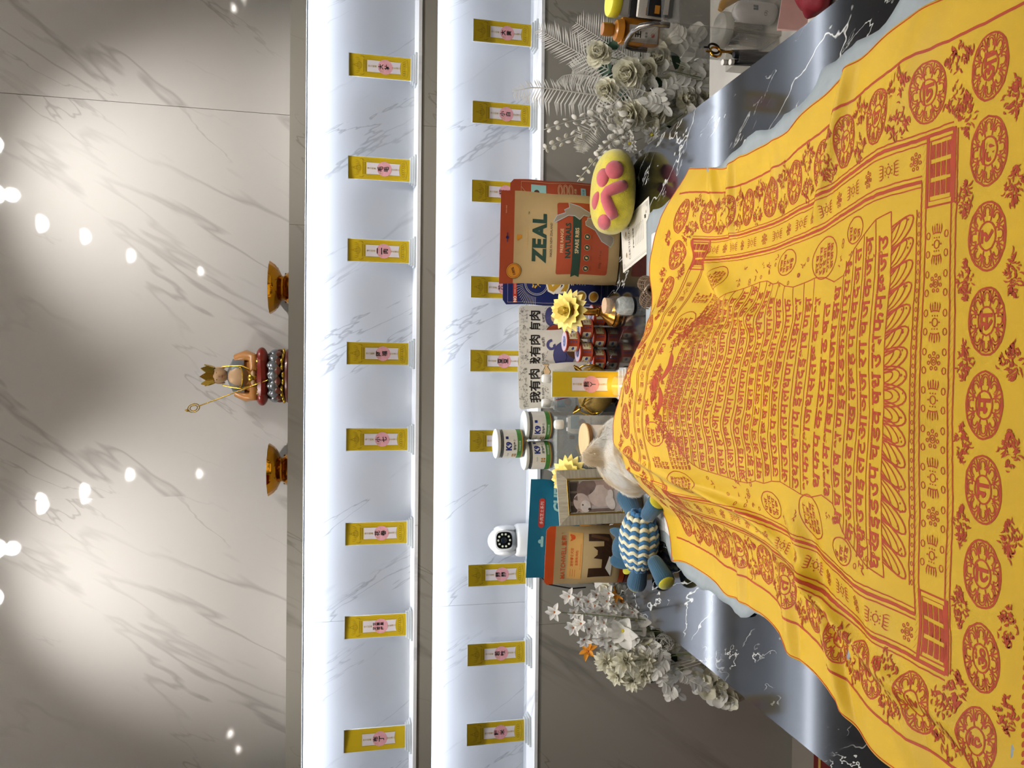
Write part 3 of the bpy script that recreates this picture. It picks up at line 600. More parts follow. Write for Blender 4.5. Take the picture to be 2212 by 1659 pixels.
r = MB(); r.ell((0, -.008, .104), (.068, .045, .02)); r.ell((-.048, -.02, .106), (.03, .024, .016)); r.ell((.048, -.02, .106), (.03, .024, .016)); r.tube([(-.05, -.03, .108), (0, -.048, .104), (.05, -.03, .108)], [.012, .014, .012]); r.build('robe_skirt', MATS['statue_red'], st)
o = MB(); o.lathe([(.05, .10), (.047, .12), (.043, .145), (.046, .168), (.042, .178), (.022, .188), (.012, .192)], 22); b = o.build('robe', MATS['statue_orange'], st); b.scale = (1, .68, 1)
o = MB(); o.lathe([(.049, .150), (.0485, .166), (.0445, .180), (.024, .190), (.012, .194)], 22); b = o.build('shawl', MATS['statue_silver'], st); b.scale = (1, .72, 1)
o = MB()
for s_ in (-1, 1): o.tube([(s_*.044, 0, .172), (s_*.054, -.008, .145), (s_*.05, -.028, .124), (s_*.018, -.044, .124)], [.013, .015, .014, .010], 10)
o.build('sleeves', MATS['statue_orange'], st)
o = MB(); o.ell((0, -.022, .162), (.028, .016, .028)); o.lathe([(.011, .188), (.0105, .2)], 12); o.ell((0, -.003, .216), (.0195, .021, .026)); o.ell((0, -.0245, .214), (.003, .004, .005), n=8, k=6)
for s_ in (-1, 1): o.ell((s_*.0195, 0, .212), (.004, .006, .013), n=8, k=6); o.ell((s_*.012, -.047, .125), (.009, .008, .006), n=8, k=6)
o.build('head', MATS['statue_skin'], st)
o = MB()
for s_ in (-1, 1): o.tube([(s_*.013, -.0165, .2185), (s_*.0085, -.0215, .2175), (s_*.004, -.0215, .2185)], .0008, 5); o.tube([(s_*.014, -.016, .2235), (s_*.009, -.021, .225), (s_*.004, -.0215, .224)], .0007, 5)
o.build('brow_and_eyes', MATS['statue_dark'], st); MB().ell((0, -.0215, .2045), (.0045, .002, .0014), n=8, k=6).build('lips', MATS['statue_lip'], st)
MB().ell((0, .003, .228), (.021, .021, .02)).build('hair', MATS['statue_dark'], st)
o = MB(); o.lathe([(.021, .228), (.0215, .236), (.019, .238)], 18)
for k, (a, h) in enumerate(((0, .034), (.75, .032), (-.75, .032), (1.5, .026), (-1.5, .026))):
    R = rotm(0, 0, a)@rotm(.32, 0, 0); o.prism([(-.009, 0), (-.012, h*.45), (-.006, h*.75), (0, h), (.006, h*.75), (.012, h*.45), (.009, 0)], -.0015, .0015, np.array([0, 0, .232])+R@np.array([0, -.021, 0]), R)
o.ell((0, -.022, .245), (.004, .003, .006), n=8, k=6); o.build('crown', MATS['statue_gold'], st)
o = MB(); o.tube([(.016*math.sin(t)*1.6, -.034-.004*math.cos(t), .172-.02*math.cos(t*.5)) for t in np.linspace(-2, 2, 9)], .002, 6)
for k in range(16): a = -1.2+2.4*k/15; o.ell((.058*math.sin(a), -.012-.038*math.cos(a), .1185-.012*(k % 2)), (.004, .004, .007), n=6, k=5)
for s_ in (-1, 1): o.ell((s_*.036, -.038, .112), (.014, .006, .011), n=8, k=6); o.tube([(s_*.024, -.012, .205), (s_*.028, -.024, .18), (s_*.03, -.034, .155), (s_*.022, -.04, .135)], .0022, 6)
o.ell((0, -.046, .128), (.012, .008, .012), n=10, k=6); o.build('jewellery', MATS['statue_gold'], st)
s0, s1 = np.array([-.004, -.058, .088]), np.array([-.078, -.03, .262]); d = (s1-s0)/np.linalg.norm(s1-s0)
o = MB(); o.tube([s0, s1], .0016, 8)
for r_ in (.011, .007): o.tube([s1+d*.012+r_*(np.cross(d, (0, 1, 0))*math.cos(t)+d*math.sin(t)*1.4) for t in np.linspace(0, 2*PI, 17)[:-1]], .0013, 6, closed=True)
o.ell(s1+d*.03, (.0035, .003, .006), n=8, k=6); o.build('staff', MATS['statue_gold'], st)

for c in st.children:   # the seat is low and the figure tall
    if c.name.split('.')[0] in ('base', 'cloud_relief', 'lotus_petal', 'seat'): c.location.z *= .68; c.scale.z *= .68
    else: c.scale = (c.scale.x*1.14, c.scale.y*1.12, c.scale.z*1.158); c.location.z = .0635-.092*1.158
M('dish_gold', '#c98a1e', .12, metal=1., var=.08, bump=.12, bs=120.); M('dish_engraving', '#8a5a10', .3, metal=.9)
def dish(yc, label):
    t = thing('offering_dish', label, 'dish', (aty(610, yc, 2.44)[0], 2.44, LZ), group='gold offering dishes on the ledge')
    sc = lambda a, f: .035*abs(math.sin(7*a))*(f > .45 and f < .8)
    MB().lathe([(0, .002), (.047, 0), (.05, .003), (.044, .012), (.036, .02), (.038, .025), (.055, .034), (.068, .044), (.075, .054), (.0785, .060), (.0765, .060), (.066, .047), (.05, .036), (0, .032)], 56, wob=sc).build('bowl', MATS['dish_gold'], t)
    o = MB()
    for k in range(10):
        a = 2*PI*k/10
        for s_ in (-1, 1): o.tube([((.059+.011*q)*math.cos(a+s_*.12*q), (.059+.011*q)*math.sin(a+s_*.12*q), .0355+.0135*q) for q in np.linspace(0, 1, 5)], .0009, 5)
    for k in range(8): a = 2*PI*k/8; o.ell((.042*math.cos(a), .042*math.sin(a), .014), (.004, .004, .003), n=6, k=5)
    o.build('engraving', MATS['dish_engraving'], t, kind='stuff')
dish(622, 'gold footed offering dish with scalloped rim to the right of the statue'); dish(1014, 'gold footed offering dish with scalloped rim to the left of the statue')

# ------------------------------------------------------------------ security camera on the lower sill
M('plastic_white', '#eceef0', .25, var=0); M('plastic_black', '#0c0d0f', .15, var=0); M('lens_glass', '#1b2430', .05, var=0, coat=1.); M('lens_ring', '#3a3f46', .3, metal=.6, var=0); M('led_bead', '#d9dcc9', .3, var=0); M('cable_black', '#101012', .5)
sc_ = thing('security_camera', 'white dome security camera with black lens panel on the lower sill', 'security camera', (aty(1130, 1166, 2.43)[0], 2.43, .91), (0, 0, .12))
MB().lathe([(0, 0), (.052, 0), (.053, .004), (.053, .045), (.050, .052), (.046, .055), (0, .055)], 36).build('base', MATS['plastic_white'], sc_)
MB().ell((0, 0, .092), (.044, .044, .052), n=28, k=16).build('head', MATS['plastic_white'], sc_)
for s_ in (-1, 1): MB().ell((s_*.036, .004, .085), (.013, .034, .038), n=18, k=10).build('side_arm', MATS['plastic_white'], sc_)
fc = link('face_panel', None, sc_, (.004, -.038, .098), (-.12, 0, .1))
pts = [(.026*np.sign(math.cos(t))*abs(math.cos(t))**.6, .025*np.sign(math.sin(t))*abs(math.sin(t))**.6) for t in np.linspace(0, 2*PI, 29)[:-1]]
MB().prism([(x*1.16, z*1.16) for x, z in pts], -.006, .02).build('bezel', MATS['plastic_white'], fc); MB().prism(pts, -.0085, 0).build('panel', MATS['plastic_black'], fc)
MB().lathe([(0, .004), (.009, .003), (.0105, 0), (.0105, -.003)], 20, R=rotm(PI/2), c=(0, -.0085, 0)).build('lens', MATS['lens_glass'], fc)
bd = MB().lathe([(0, .0012), (.003, .001), (.0036, 0)], 10, R=rotm(PI/2)).mesh('led_bead', MATS['led_bead'])
for k in range(10): a = 2*PI*(k+.5)/10; link('led_bead', bd, fc, (.0195*math.cos(a), -.0085, .0185*math.sin(a)))
p0 = np.array([-.045, -.03, .02])
MB().tube([p0, p0+(-.02, -.02, -.003), p0+(-.05, -.05, -.014), p0+(-.085, -.075, -.05), p0+(-.1, -.08, -.12), p0+(-.1, -.07, -.17)], .0022, 8).build('cable', MATS['cable_black'], sc_)
# ------------------------------------------------------------------ pouches
def sstep(a, b, x): t = np.clip((x-a)/(b-a), 0, 1); return t*t*(3-2*t)
def pouch(name, label, w_, h_, d_, loc, rot, mats, bands, seal=.14, flare=0., group=None, corner=.0):
    t = thing(name, label, 'bag', loc, rot, group)
    def th(s_, t_):
        x = np.clip(np.abs(2*s_/w_), 0, 1); q = t_/h_
        return d_/2*(1-x**2.6)**.75*(.72+.28*sstep(0, .12, q))*(1-.97*sstep(.3, 1-seal, q))+.0006
    def wx(s_, t_): q = t_/h_; return s_*(1+flare*(q-.5))+.0012*np.sin(14*q+3)
    def surf(s_, t_, o): return np.stack([wx(s_, t_), -th(s_, t_)-o, t_], 1)
    ns, nt = 19, 27; sg, tg = np.meshgrid(np.linspace(-w_/2, w_/2, ns), np.linspace(0, h_, nt)); tr = tg.copy()
    if corner:
        e = np.clip((np.abs(sg)-(w_/2-corner))/corner, 0, 1); k = np.clip((tg-(h_-corner))/corner, 0, 1); tr = tg-corner*k*(1-np.sqrt(1-e**2*.97))
    Y = th(sg, tg); A = np.stack([wx(sg, tg), -Y, tr], 2); Bk = np.stack([wx(sg, tg), Y*.8, tr], 2); b = MB()
    V = np.concatenate([A.reshape(-1, 3), Bk.reshape(-1, 3)]); n0 = ns*nt; F, mi = [], []
    for j in range(nt-1):
        q = (j+.5)/(nt-1); mm = next((i for i, (a, c) in enumerate(bands) if a <= q < c), 0)
        for i in range(ns-1):
            k = j*ns+i; F.append((k, k+1, k+ns+1, k+ns)); F.append((n0+k, n0+k+ns, n0+k+ns+1, n0+k+1)); mi += [mm, mm]
        for i in (0, ns-1): k = j*ns+i; F.append((k, k+ns, n0+k+ns, n0+k)); mi.append(mm)
    F += [tuple(range(ns))+tuple(n0+i for i in range(ns))[::-1], tuple(n0-ns+i for i in range(ns))[::-1]+tuple(2*n0-ns+i for i in range(ns))]; mi += [next((i for i, (a, c) in enumerate(bands) if a <= q < c), 0) for q in (0.001, .999)]
    b.add(V, F); b.mi = mi; b.build('pouch', [MATS[m] for m in mats], t, sharp=60)
    return t, Pr(surf, .02, .0005), surf
for n, c, r in (('kraft', '#b2996c', .6), ('bag_rust', '#9a4023', .5), ('bag_green', '#1d3a2e', .5), ('bag_tan', '#d8b88a', .5), ('bag_grey', '#8f8377', .5), ('bag_greyline', '#a9b3b8', .5), ('bag_gold', '#c9862c', .4), ('bag_dark', '#4b2b1b', .5),
               ('bag_blue', '#16245c', .35), ('bag_cream', '#e8e2d4', .45), ('bag_white', '#dcd6c8', .5), ('bag_yellow', '#c69a34', .4), ('bag_red', '#b3342a', .45), ('bag_teal', '#12647e', .4), ('bag_orange', '#c8501f', .45), ('bag_amber', '#d99a3c', .45), ('bag_ochre', '#cf9f58', .5), ('bag_purple', '#4a4a78', .5), ('bag_treat', '#5a3b22', .45), ('bag_treat_dark', '#35200f', .45), ('bag_aqua', '#8fbcb8', .5), ('line_black', '#1d1a17', .5)):
    M(n, c, r, var=.05, vs=18., bump=.05, bs=60.)
def base_on(px, py): return atz(px, py, TZ)
# kraft treat bag with the dark green name
t, p, _ = pouch('treat_bag', 'large kraft paper treat bag with rust header and dark green ZEAL lettering', .25, .338, .07, (.384, 2.085, TZ+.001), (-.03, 0, -.07), ['kraft', 'bag_rust'], [(0, .885), (.885, 1.01)], flare=.05)
G = 'bag_green'; p2 = Pr(_, .02, .0005); p2.rrect(-.098, .035, .1, .181, .006, 'bag_rust'); p3 = Pr(_, .02, .0005); p4 = Pr(_, .02, .0005)

for ch, x in zip('ZEAL', (-.047, -.014, .020, .054)): pl = Pr(_, .02, .0005); pl.text(ch, x, .229, .0385, G, 1, bold=.05, sx=1.05); pl.build('letter', t)
p.text('™', .066, .258, .004, G, 1); p.text('MADE IN NEW ZEALAND', -.003, .197, .0058, 'bag_dark', 1, fit=.093)
p.text('100% REAL, ZING, ZESTY', 0, .262, .0045, 'bag_ochre', 1, fit=.075); p.text('FREE RANGE', -.005, .168, .0085, 'bag_tan', 1, fit=.078, bold=.01); p.text('NATURALS', -.005, .151, .0155, G, 1, fit=.106, bold=.045)
p3.poly([(-.106, .1155), (.062, .1155), (.062, .1386), (-.106, .1386), (-.101, .127)], G, 2); p.text('SPARE RIBS', -.006, .1268, .0108, 'bag_tan', 3, fit=.088, bold=.02)
for x in (.006, -.024, -.053, -.082): p.ell(x, .098, .0083, .0083, 'bag_tan', 1); p.ell(x, .098, .0076, .0076, G, 2); p.ell(x, .098, .003, .0036, 'bag_tan', 3, 8); p.stroke([(x-.003, .0945), (x+.003, .1015)], .0014, 'bag_tan', 3); p.text('natural', x, .085, .003, 'bag_dark', 1)
p.text('500g / 17.6 oz', -.055, .058, .008, 'bag_dark', 1, fit=.05)
zm = lambda L_: [((830-y)/1360*.25, (1770-x)/1740*.338) for x, y in L_]
isl = [(790, 560), (830, 480), (950, 440), (935, 395), (1010, 360), (1000, 290), (1060, 310), (1160, 345), (1230, 390), (1300, 430), (1290, 490), (1210, 475), (1150, 545), (1080, 490), (990, 480), (900, 530), (800, 585)]
isl2 = [(1265, 510), (1330, 515), (1400, 560), (1500, 700), (1660, 780), (1665, 850), (1620, 930), (1480, 850), (1380, 690), (1240, 625), (1235, 570), (1260, 550)]
for I in (isl, isl2):
    pi = Pr(_, .02, .0005); pi.poly(zm(I), 'bag_grey', 4); pi.stroke(zm(I), .0022, 'bag_greyline', 5, closed=True); pi.build('printed_island', t)
p.poly(zm([(275, 790), (340, 790), (345, 850), (320, 845), (290, 880), (270, 870)]), 'bag_gold', 1); p4.ell(-.091, .298, .0215, .0215, 'bag_dark', 2, 28); p4.ell(-.091, .298, .0205, .0205, 'bag_gold', 3, 28); p4.ring(-.091, .298, .0175, .0175, .0008, 'bag_dark', 4); p4.text('100%', -.091, .299, .008, 'bag_dark', 4, bold=.03, rot=.3); p4.build('round_badge', t); p2.build('rust_panel', t); p3.build('green_ribbon', t)
p.ell(.0, .318, .004, .004, 'bag_blue', 1); p.rect(-.013, .3165, .013, .3185, 'bag_blue', 1); p.text('TEAR HERE', .075, .322, .003, 'bag_tan', 1)
p.build('lettering', t)
# rust bag with white line art behind it
t, p, _ = pouch('treat_bag', 'rust red bag with white line drawing behind the kraft bag', .2, .278, .05, (.487, 2.245, TZ+.001), (-.03, 0, -.05), ['bag_rust'], [(0, 1.01)], corner=.012)
p.stroke([(-.09, .01), (.093, .01), (.093, .245), (-.09, .245)], .001, 'bag_tan', 1, closed=True); p.rect(.04, .17, .085, .215, 'bag_aqua', 1); p.ell(.062, .198, .008, .008, 'bag_dark', 2)
for k in range(5): p.stroke([(.03+.012*k, .245), (-.02+.016*k, .215)], .0008, 'bag_tan', 1); 
for k in range(3): p.ring(.07, .128-.016*k, .018, .007, .001, 'bag_tan', 1); p.ring(.07, .128-.016*k, .014, .004, .001, 'bag_tan', 1)
p.text('全价成犬粮', .055, .082, .008, 'bag_tan', 1); p.rect(.05, .05, .08, .065, 'bag_aqua', 1); p.text('试吃装', .065, .0575, .007, 'bag_dark', 2); p.text('DOG', .02, .04, .02, 'bag_tan', 1, bold=.03); p.build('bag_print', t)
# blue bag
t, p, _ = pouch('treat_bag', 'deep blue treat bag with gold badges behind the yellow lotus lamp', .245, .304, .05, (.333, 2.21, TZ+.001), (-.03, 0, .02), ['bag_blue'], [(0, 1.01)], corner=.012)
p.rect(-.118, .262, -.02, .274, 'bag_red', 1); p.text('NO', -.107, .268, .009, 'bag_cream', 2, bold=.04); p.text('ADDED COLOURING', -.07, .268, .004, 'bag_cream', 2, fit=.045)
for k in range(15): a = 1.7+k*.1; p.stroke([(-.06+.04*math.cos(a), .205+.04*math.sin(a)), (-.06+.075*math.cos(a), .205+.06*math.sin(a))], .0008, 'bag_cream', 1)
p.ring(-.06, .205, .034, .034, .0012, 'bag_cream', 1); p.ring(-.06, .205, .03, .03, .0008, 'bag_cream', 1); p.text('汪', -.062, .205, .026, 'bag_yellow', 2, bold=.05); p.text('S', -.062, .142, .07, 'bag_cream', 1, bold=.12, sx=1.2); p.text('S', -.062, .142, .062, 'bag_yellow', 2, bold=.03, sx=1.2)
p.text('全价', -.055, .1, .012, 'bag_cream', 1, bold=.02)
for k in range(4): p.text('无谷 低敏 高肉', -.05, .085-.008*k, .004, 'bag_cream', 1)
for x, z in ((-.095, .07), (-.095, .032), (-.045, .032)): p.ell(x, z, .016, .016, 'bag_cream', 1); p.ell(x, z, .0125, .0125, 'bag_yellow', 2); p.ell(x, z, .006, .006, 'bag_gold', 3)
p.stroke([(-.116, .008), (.116, .008), (.116, .29), (-.116, .29)], .0007, 'bag_cream', 1, closed=True); p.build('bag_print', t)
# three white scribbled bags
def scribbled(x, y, z, rz, ry, label, art):
    t, p, _ = pouch('treat_bag', label, .135, .235, .016, (x, y, z), (-.02, ry, rz), ['bag_white'], [(0, 1.01)], corner=.008, group='white scribbled treat bags')
    K = 'line_black'; p.text('我有肉', 0, .185, .034, K, 1, bold=.022, fit=.112); p.text('有吃的', .03, .158, .009, K, 1, rot=.1); p.text('nom nom', -.03, .16, .006, K, 1)
    for _ in range(70):
        a, b = rng.uniform(-.062, .062), rng.uniform(.207, .231)
        if rng.random() < .4: p.ring(a, b, rng.uniform(.001, .003), rng.uniform(.001, .0025), .0005, K, 1, 8)
        else: p.stroke(np.array([a, b])+np.cumsum(rng.normal(0, .0016, (4, 2)), 0), .0007, K, 1)
    for _ in range(26): a, b = rng.uniform(-.06, .06), rng.uniform(.14, .165); p.stroke(np.array([a, b])+np.cumsum(rng.normal(0, .002, (4, 2)), 0), .0007, K, 1)
    if art == 'fish': p.poly([(.025, .15), (.045, .158), (.06, .15), (.066, .158), (.066, .138), (.058, .143), (.042, .134)], 'bag_tan', 1); p.stroke([(.025, .15), (.045, .158), (.06, .15), (.066, .158), (.066, .138), (.058, .143), (.042, .134)], .001, K, 2, closed=True)
    if art == 'beast':   # a plump animal drawing with a curled trunk
        p.ell(-.01, .095, .04, .034, 'bag_purple', 1); p.ell(.012, .06, .035, .03, 'bag_treat', 2); t_ = np.linspace(0, 5.2, 18); p.stroke(np.stack([.02+(.016-.0018*t_)*np.cos(t_), .132+(.016-.0018*t_)*np.sin(t_)], 1), .008, 'bag_purple', 2); p.stroke([(-.03, .09), (-.018, .086), (-.006, .09)], .0012, K, 3)
    if art == 'bean':
        p.ell(-.02, .125, .03, .026, 'bag_rust', 1); p.ring(-.02, .125, .03, .026, .001, K, 2); p.ell(.035, .135, .03, .018, 'bag_purple', 1); p.ell(.03, .125, .012, .009, 'bag_tan', 2)
    p.build('bag_print', t)
def xat(px, py, Y): return aty(px, py, Y)[0]
scribbled(xat(1200, 828, 2.252), 2.252, TZ+.012, .02, -.05, 'white scribbled treat bag behind the memorial tablet, leftmost of three', 'fish')
scribbled(xat(1200, 757, 2.278), 2.278, TZ+.006, 0, -.03, 'white scribbled treat bag with purple animal drawing, between two like it', 'beast')
scribbled(xat(1200, 706, 2.302), 2.302, TZ+.001, -.02, -.02, 'white scribbled treat bag behind the yellow lotus lamp, rightmost of three', 'bean')
# kraft bag with the cat-shaped window
t, p, _ = pouch('treat_bag', 'kraft MATCHWELL chew bag with orange ends and a cat shaped window', .166, .222, .05, (-.487, 2.0, TZ+.001), (-.04, 0, -.16), ['bag_orange', 'kraft', 'bag_orange'], [(0, .075), (.075, .9), (.9, 1.01)], seal=.2, corner=.01)
O = 'bag_orange'; p.text('MATCHWELL', -.022, .172, .0125, O, 1, bold=.01, fit=.092); p.text('益和', .041, .1725, .0145, O, 1, bold=.02); p.text('®', .062, .178, .004, O, 1)
p.rect(-.066, .122, .067, .16, 'bag_ochre', 1); p.text('宠物零食犬用', -.004, .149, .0085, O, 2, fit=.056, bold=.01); p.text('肽醒棒(鸡肉)', -.004, .136, .0085, O, 2, fit=.056, bold=.01); p.text('PET CHEWS DRINKING WITHOUT FOR DOGS', 0, .1265, .0025, O, 2, fit=.11)
p.ell(.053, .148, .007, .006, O, 2); p.ell(.058, .153, .003, .0035, O, 2); p.poly([(.044, .148), (.041, .156), (.049, .152)], O, 2)
for k in range(3): p.rect(-.06, .151-.006*k, -.038, .1518-.006*k, O, 2)
win = [(-.06, .105), (-.032, .105), (-.03, .07), (-.005, .07), (-.002, .093), (.008, .083), (.02, .083), (.03, .095), (.032, .066), (.045, .066), (.045, .107), (.064, .107), (.064, .05), (.05, .043), (-.055, .04)]
p.poly(win, 'bag_treat_dark', 1)
for k in range(7): x = -.05+.016*k; p.stroke([(x, .045), (x+.01, .062)], .008, 'bag_treat', 2, taper=True)
p.stroke([(.05, .052), (.06, .1)], .008, 'bag_treat', 2); p.poly([(-.055, .042), (-.03, .06), (.005, .05), (.0, .042)], 'bag_cream', 3); p.build('bag_print', t)
# teal bag behind
t, p, _ = pouch('treat_bag', 'teal bag with red pill badge and hang hole behind the picture frame', .29, .205, .04, (-.468, 2.215, TZ+.014), (-.05, .085, .17), ['bag_teal', 'bag_teal'], [(0, .5), (.5, 1.01)])
p.rrect(.0, .158, .088, .176, .0085, 'bag_red', 1); p.text('多肉芝士系列', .044, .167, .0105, 'bag_cream', 2); p.text('CHEW', .106, .12, .028, 'bag_aqua', 1, bold=.05)
p.ell(-.04, .168, .006, .006, 'bag_aqua', 1); p.rrect(-.056, .158, -.024, .166, .0035, 'bag_aqua', 1); p.poly([(.14, .09), (.09, .1), (.06, .075), (.03, .07), (.0, .04), (-.03, .03), (-.02, 0), (.14, 0)], 'bag_amber', 1); p.ell(.085, .075, .02, .014, 'bag_gold', 2)
p.rect(-.145, .0, -.1, .14, 'bag_red', 1); p.build('bag_print', t)
# pack of glossy brown chews between frame and bag
t, p, _ = pouch('treat_bag', 'red pack of glossy brown chews between picture frame and kraft bag', .10, .15, .03, (-.372, 2.11, TZ+.001), (-.03, 0, -.05), ['bag_red', 'bag_cream'], [(0, .8), (.8, 1.01)])
p.ell(-.025, .06, .03, .045, 'bag_treat_dark', 1)
for k in range(9): p.ring(-.025, .06, .028-.003*k, .042-.004*k, .0012, 'bag_treat', 2)
p.build('bag_print', t, kind='stuff')

# ------------------------------------------------------------------ little food cans, stacked three, two, one
M('can_red', '#b8492c', .35, coat=.3); M('can_label', '#e3d6b2', .5); M('can_blue', '#3f4f86', .5); M('can_lid', '#c9bccb', .3, metal=.3); M('can_gold', '#b8962a', .45)
cr, chh = .0305, .0415
def can(x, y, z, rz, label):
    t = thing('food_can', label, 'can', (x, y, z), (0, 0, rz), 'small red food cans')
    MB().lathe([(0, .001), (cr*.9, 0), (cr, .003), (cr*.985, .005), (cr*.985, chh-.006), (cr*1.02, chh-.004), (cr*1.02, chh-.001), (cr*.95, chh)], 32, cap=False).build('tin', MATS['can_red'], t)
    MB().lathe([(cr*.95, chh), (cr*.93, chh-.0015), (0, chh-.0012)], 28, cap=False).build('lid', MATS['can_lid'], t)
    pt = Pr(top(chh-.001), .02); pt.ell(0, 0, .016, .012, 'can_blue', 0); pt.text('犬用', 0, 0, .01, 'can_label', 1); pt.build('lid_print', t)
    p = Pr(cyl(cr*.985), .01)
    for c in (-.04, .02, .075):
        p.rrect(c-.019, .008, c+.019, .033, .002, 'can_label'); p.text('犬罐头', c-.004, .027, .006, 'can_red', 1, bold=.02); p.ell(c+.011, .02, .006, .004, 'can_blue', 1); p.text('鸡肉', c-.006, .018, .0055, 'can_gold', 1, bold=.02); p.rect(c-.016, .010, c+.004, .0125, 'can_gold', 1)
        for q in range(3): p.ell(c-.027, .012+.008*q, .0025, .0025, 'can_blue', 1, 8)
    p.build('wrap_print', t)
for px, py, lv, rz, lb in ((1300, 776, 0, .35, 'red food can on the table, bottom row, nearest the gold pot'), (1300, 728, 0, .25, 'red food can in the middle of the bottom row'), (1300, 681, 0, -.5, 'red food can in the bottom row, half behind the lotus lamp foot'),
                       (1278, 760, 1, .2, 'red food can in the second row, nearest the gold pot'), (1278, 710, 1, .3, 'red food can in the second row beside the lotus lamp stem'), (1240, 737, 2, .15, 'red food can on top of the stack')):
    Y = 2.195 if lv == 0 else 2.19; can(xat(px-20, py, Y), Y, TZ+lv*(chh+.0002)+.0002, rz, lb)

# ------------------------------------------------------------------ lotus lamps
M('lotus_petal', '#f5dc74', .45, trans=.1, sss=.0, var=.08, vs=25.); M('lotus_core', '#f2d673', .5); M('brass_old', '#a9742a', .22, metal=.85, var=.12, vs=25.)
def petal_mesh(l, w_, cup):
    b = MB(); u = np.linspace(0, 1, 9); v = np.linspace(-1, 1, 7); G = []
    for q in u:
        ww = w_*math.sin(PI*min(1, q*.93+.07))**.8*(1-.25*q); row = []
        for s_ in v: row.append((s_*ww, cup*l*(q*q)*.6+cup*.25*ww*s_*s_*(1-q), l*q))
        G.append(row)
    b.grid(G); return b.mesh('petal', MATS['lotus_petal'], sharp=0)
pm = [petal_mesh(.054, .0165, -.5), petal_mesh(.048, .0165, -.35), petal_mesh(.038, .015, -.2), petal_mesh(.026, .012, .1)]
def lotus(x, y, zf, label, face=-.5):
    t = thing('lotus_lamp', label, 'lamp', (x, y, TZ), group='yellow lotus lamps'); z = zf-TZ
    MB().lathe([(0, 0), (.040, 0), (.042, .006), (.038, .012), (.040, .018), (.030, .028), (.014, .044), (.010, .054)], 32).build('foot', MATS['brass_old'], t)
    o = MB().lathe([(.010, .052), (.014, .056), (.014, .060), (.0105, .063), (.0105, z-.05), (.015, z-.046), (.012, z-.04), (.03, z-.03), (.036, z-.02), (.03, z-.016), (0, z-.018)], 24, wob=lambda a, f: .06*math.sin(10*a)*(f > .8)); o.build('stem', MATS['brass_old'], t)
    h = link('flower_head', None, t, (0, 0, z-.014), (.55, 0, 0)); hb = MB().ell((0, 0, .012), (.010, .010, .009)); hb.build('heart', MATS['lotus_core'], h)
    for row, (n, tilt, r) in enumerate(((16, 1.4, .008), (14, 1.08, .008), (10, .72, .007), (6, .3, .005))):
        for k in range(n):
            a = 2*PI*(k+.5*(row % 2))/n; R = Matrix.Rotation(a, 4, 'Z')@Matrix.Translation((0, -r, .004*row))@Matrix.Rotation(tilt, 4, 'X')
            o = link('petal', pm[row], h); o.matrix_local = R
lotus(xat(1225, 672, 2.085), 2.085, .905, 'yellow lotus lamp on a brass stem in front of the blue bag'); lotus(xat(1215, 1030, 2.062), 2.062, .905, 'yellow lotus lamp behind the picture frame')

# ------------------------------------------------------------------ glass jar with a cork
clear('glass', '#fbfdfd', .02, .03); M('cork', '#c8a888', .8, var=.25, vs=500., bump=.4, bs=600.); M('salt', '#cfcdc9', .5, var=.25, vs=120., bump=.8, bs=200.)
j = thing('cork_jar', 'little glass jar of white crystals with a cork lid beside the lotus lamp', 'jar', (*base_on(1366, 662)[:2], TZ))
MB().lathe([(0, .001), (.024, 0), (.0275, .004), (.0275, .055), (.025, .061), (.0225, .064), (.0245, .067), (.0245, .071), (.0225, .071), (.0205, .064), (.0255, .054), (.0255, .005), (0, .003)], 28).build('glass', MATS['glass'], j)
MB().lathe([(0, .0035), (.0245, .004), (.025, .03), (.02, .042), (.01, .046), (0, .044)], 22, wob=lambda a, f: .05*math.sin(3*a+5*f)).build('crystals', MATS['salt'], j); MB().lathe([(.0195, .062), (.0215, .079), (.021, .080), (0, .0805)], 22).build('cork', MATS['cork'], j)

# ------------------------------------------------------------------ gold incense pot, tablet, candle
M('pot_gold', '#a08442', .45, metal=.55, bump=.6, bs=700., var=.1, vs=200.); M('rim_gold', '#e0b24c', .14, metal=1., var=.04); M('incense', '#8e2320', .5)
t = thing('incense_pot', 'gold lotus shaped incense pot behind the memorial tablet', 'pot', (xat(1280, 842, 2.11), 2.11, TZ), (0, 0, .3))
MB().lathe([(0, .01), (.03, .01), (.05, .018), (.066, .04), (.068, .06), (.06, .08), (.048, .092), (.044, .094), (.04, .088), (0, .086)], 60, wob=lambda a, f: .07*abs(math.cos(2.5*a))*(f < .75)).build('body', MATS['pot_gold'], t)
MB().lathe([(0, 0), (.036, 0), (.04, .005), (.03, .011), (0, .012)], 30).build('foot', MATS['rim_gold'], t)
for k in range(5):
    a = 2*PI*k/5; o = MB()
    for s_ in (-1, 1): o.tube([((.05+.023*math.sin(q*2.6))*math.cos(a+s_*(.06+.5*math.sin(q*3.0)*.9)), (.05+.023*math.sin(q*2.6))*math.sin(a+s_*(.06+.5*math.sin(q*3.0)*.9)), .018+.082*q) for q in np.linspace(0, 1, 9)], .0026, 6)
    o.tube([((.056+.016*q)*math.cos(a+w2*(1-q)), (.056+.016*q)*math.sin(a+w2*(1-q)), .096+.014*q) for w2 in (.25,) for q in (0, .5, 1)]+[((.056+.016*q)*math.cos(a-.25*(1-q)), (.056+.016*q)*math.sin(a-.25*(1-q)), .096+.014*q) for q in (1, .5, 0)], .0035, 6)
    o.build('petal_rim', MATS['rim_gold'], t)
for k in range(12):
    a = 2*PI*k/12; r0, r1 = .012, .03; MB().tube([(r0*math.cos(a), r0*math.sin(a), .08), (r1*math.cos(a), r1*math.sin(a), .168)], .0014, 5).build('incense_stick', MATS['incense'], t)
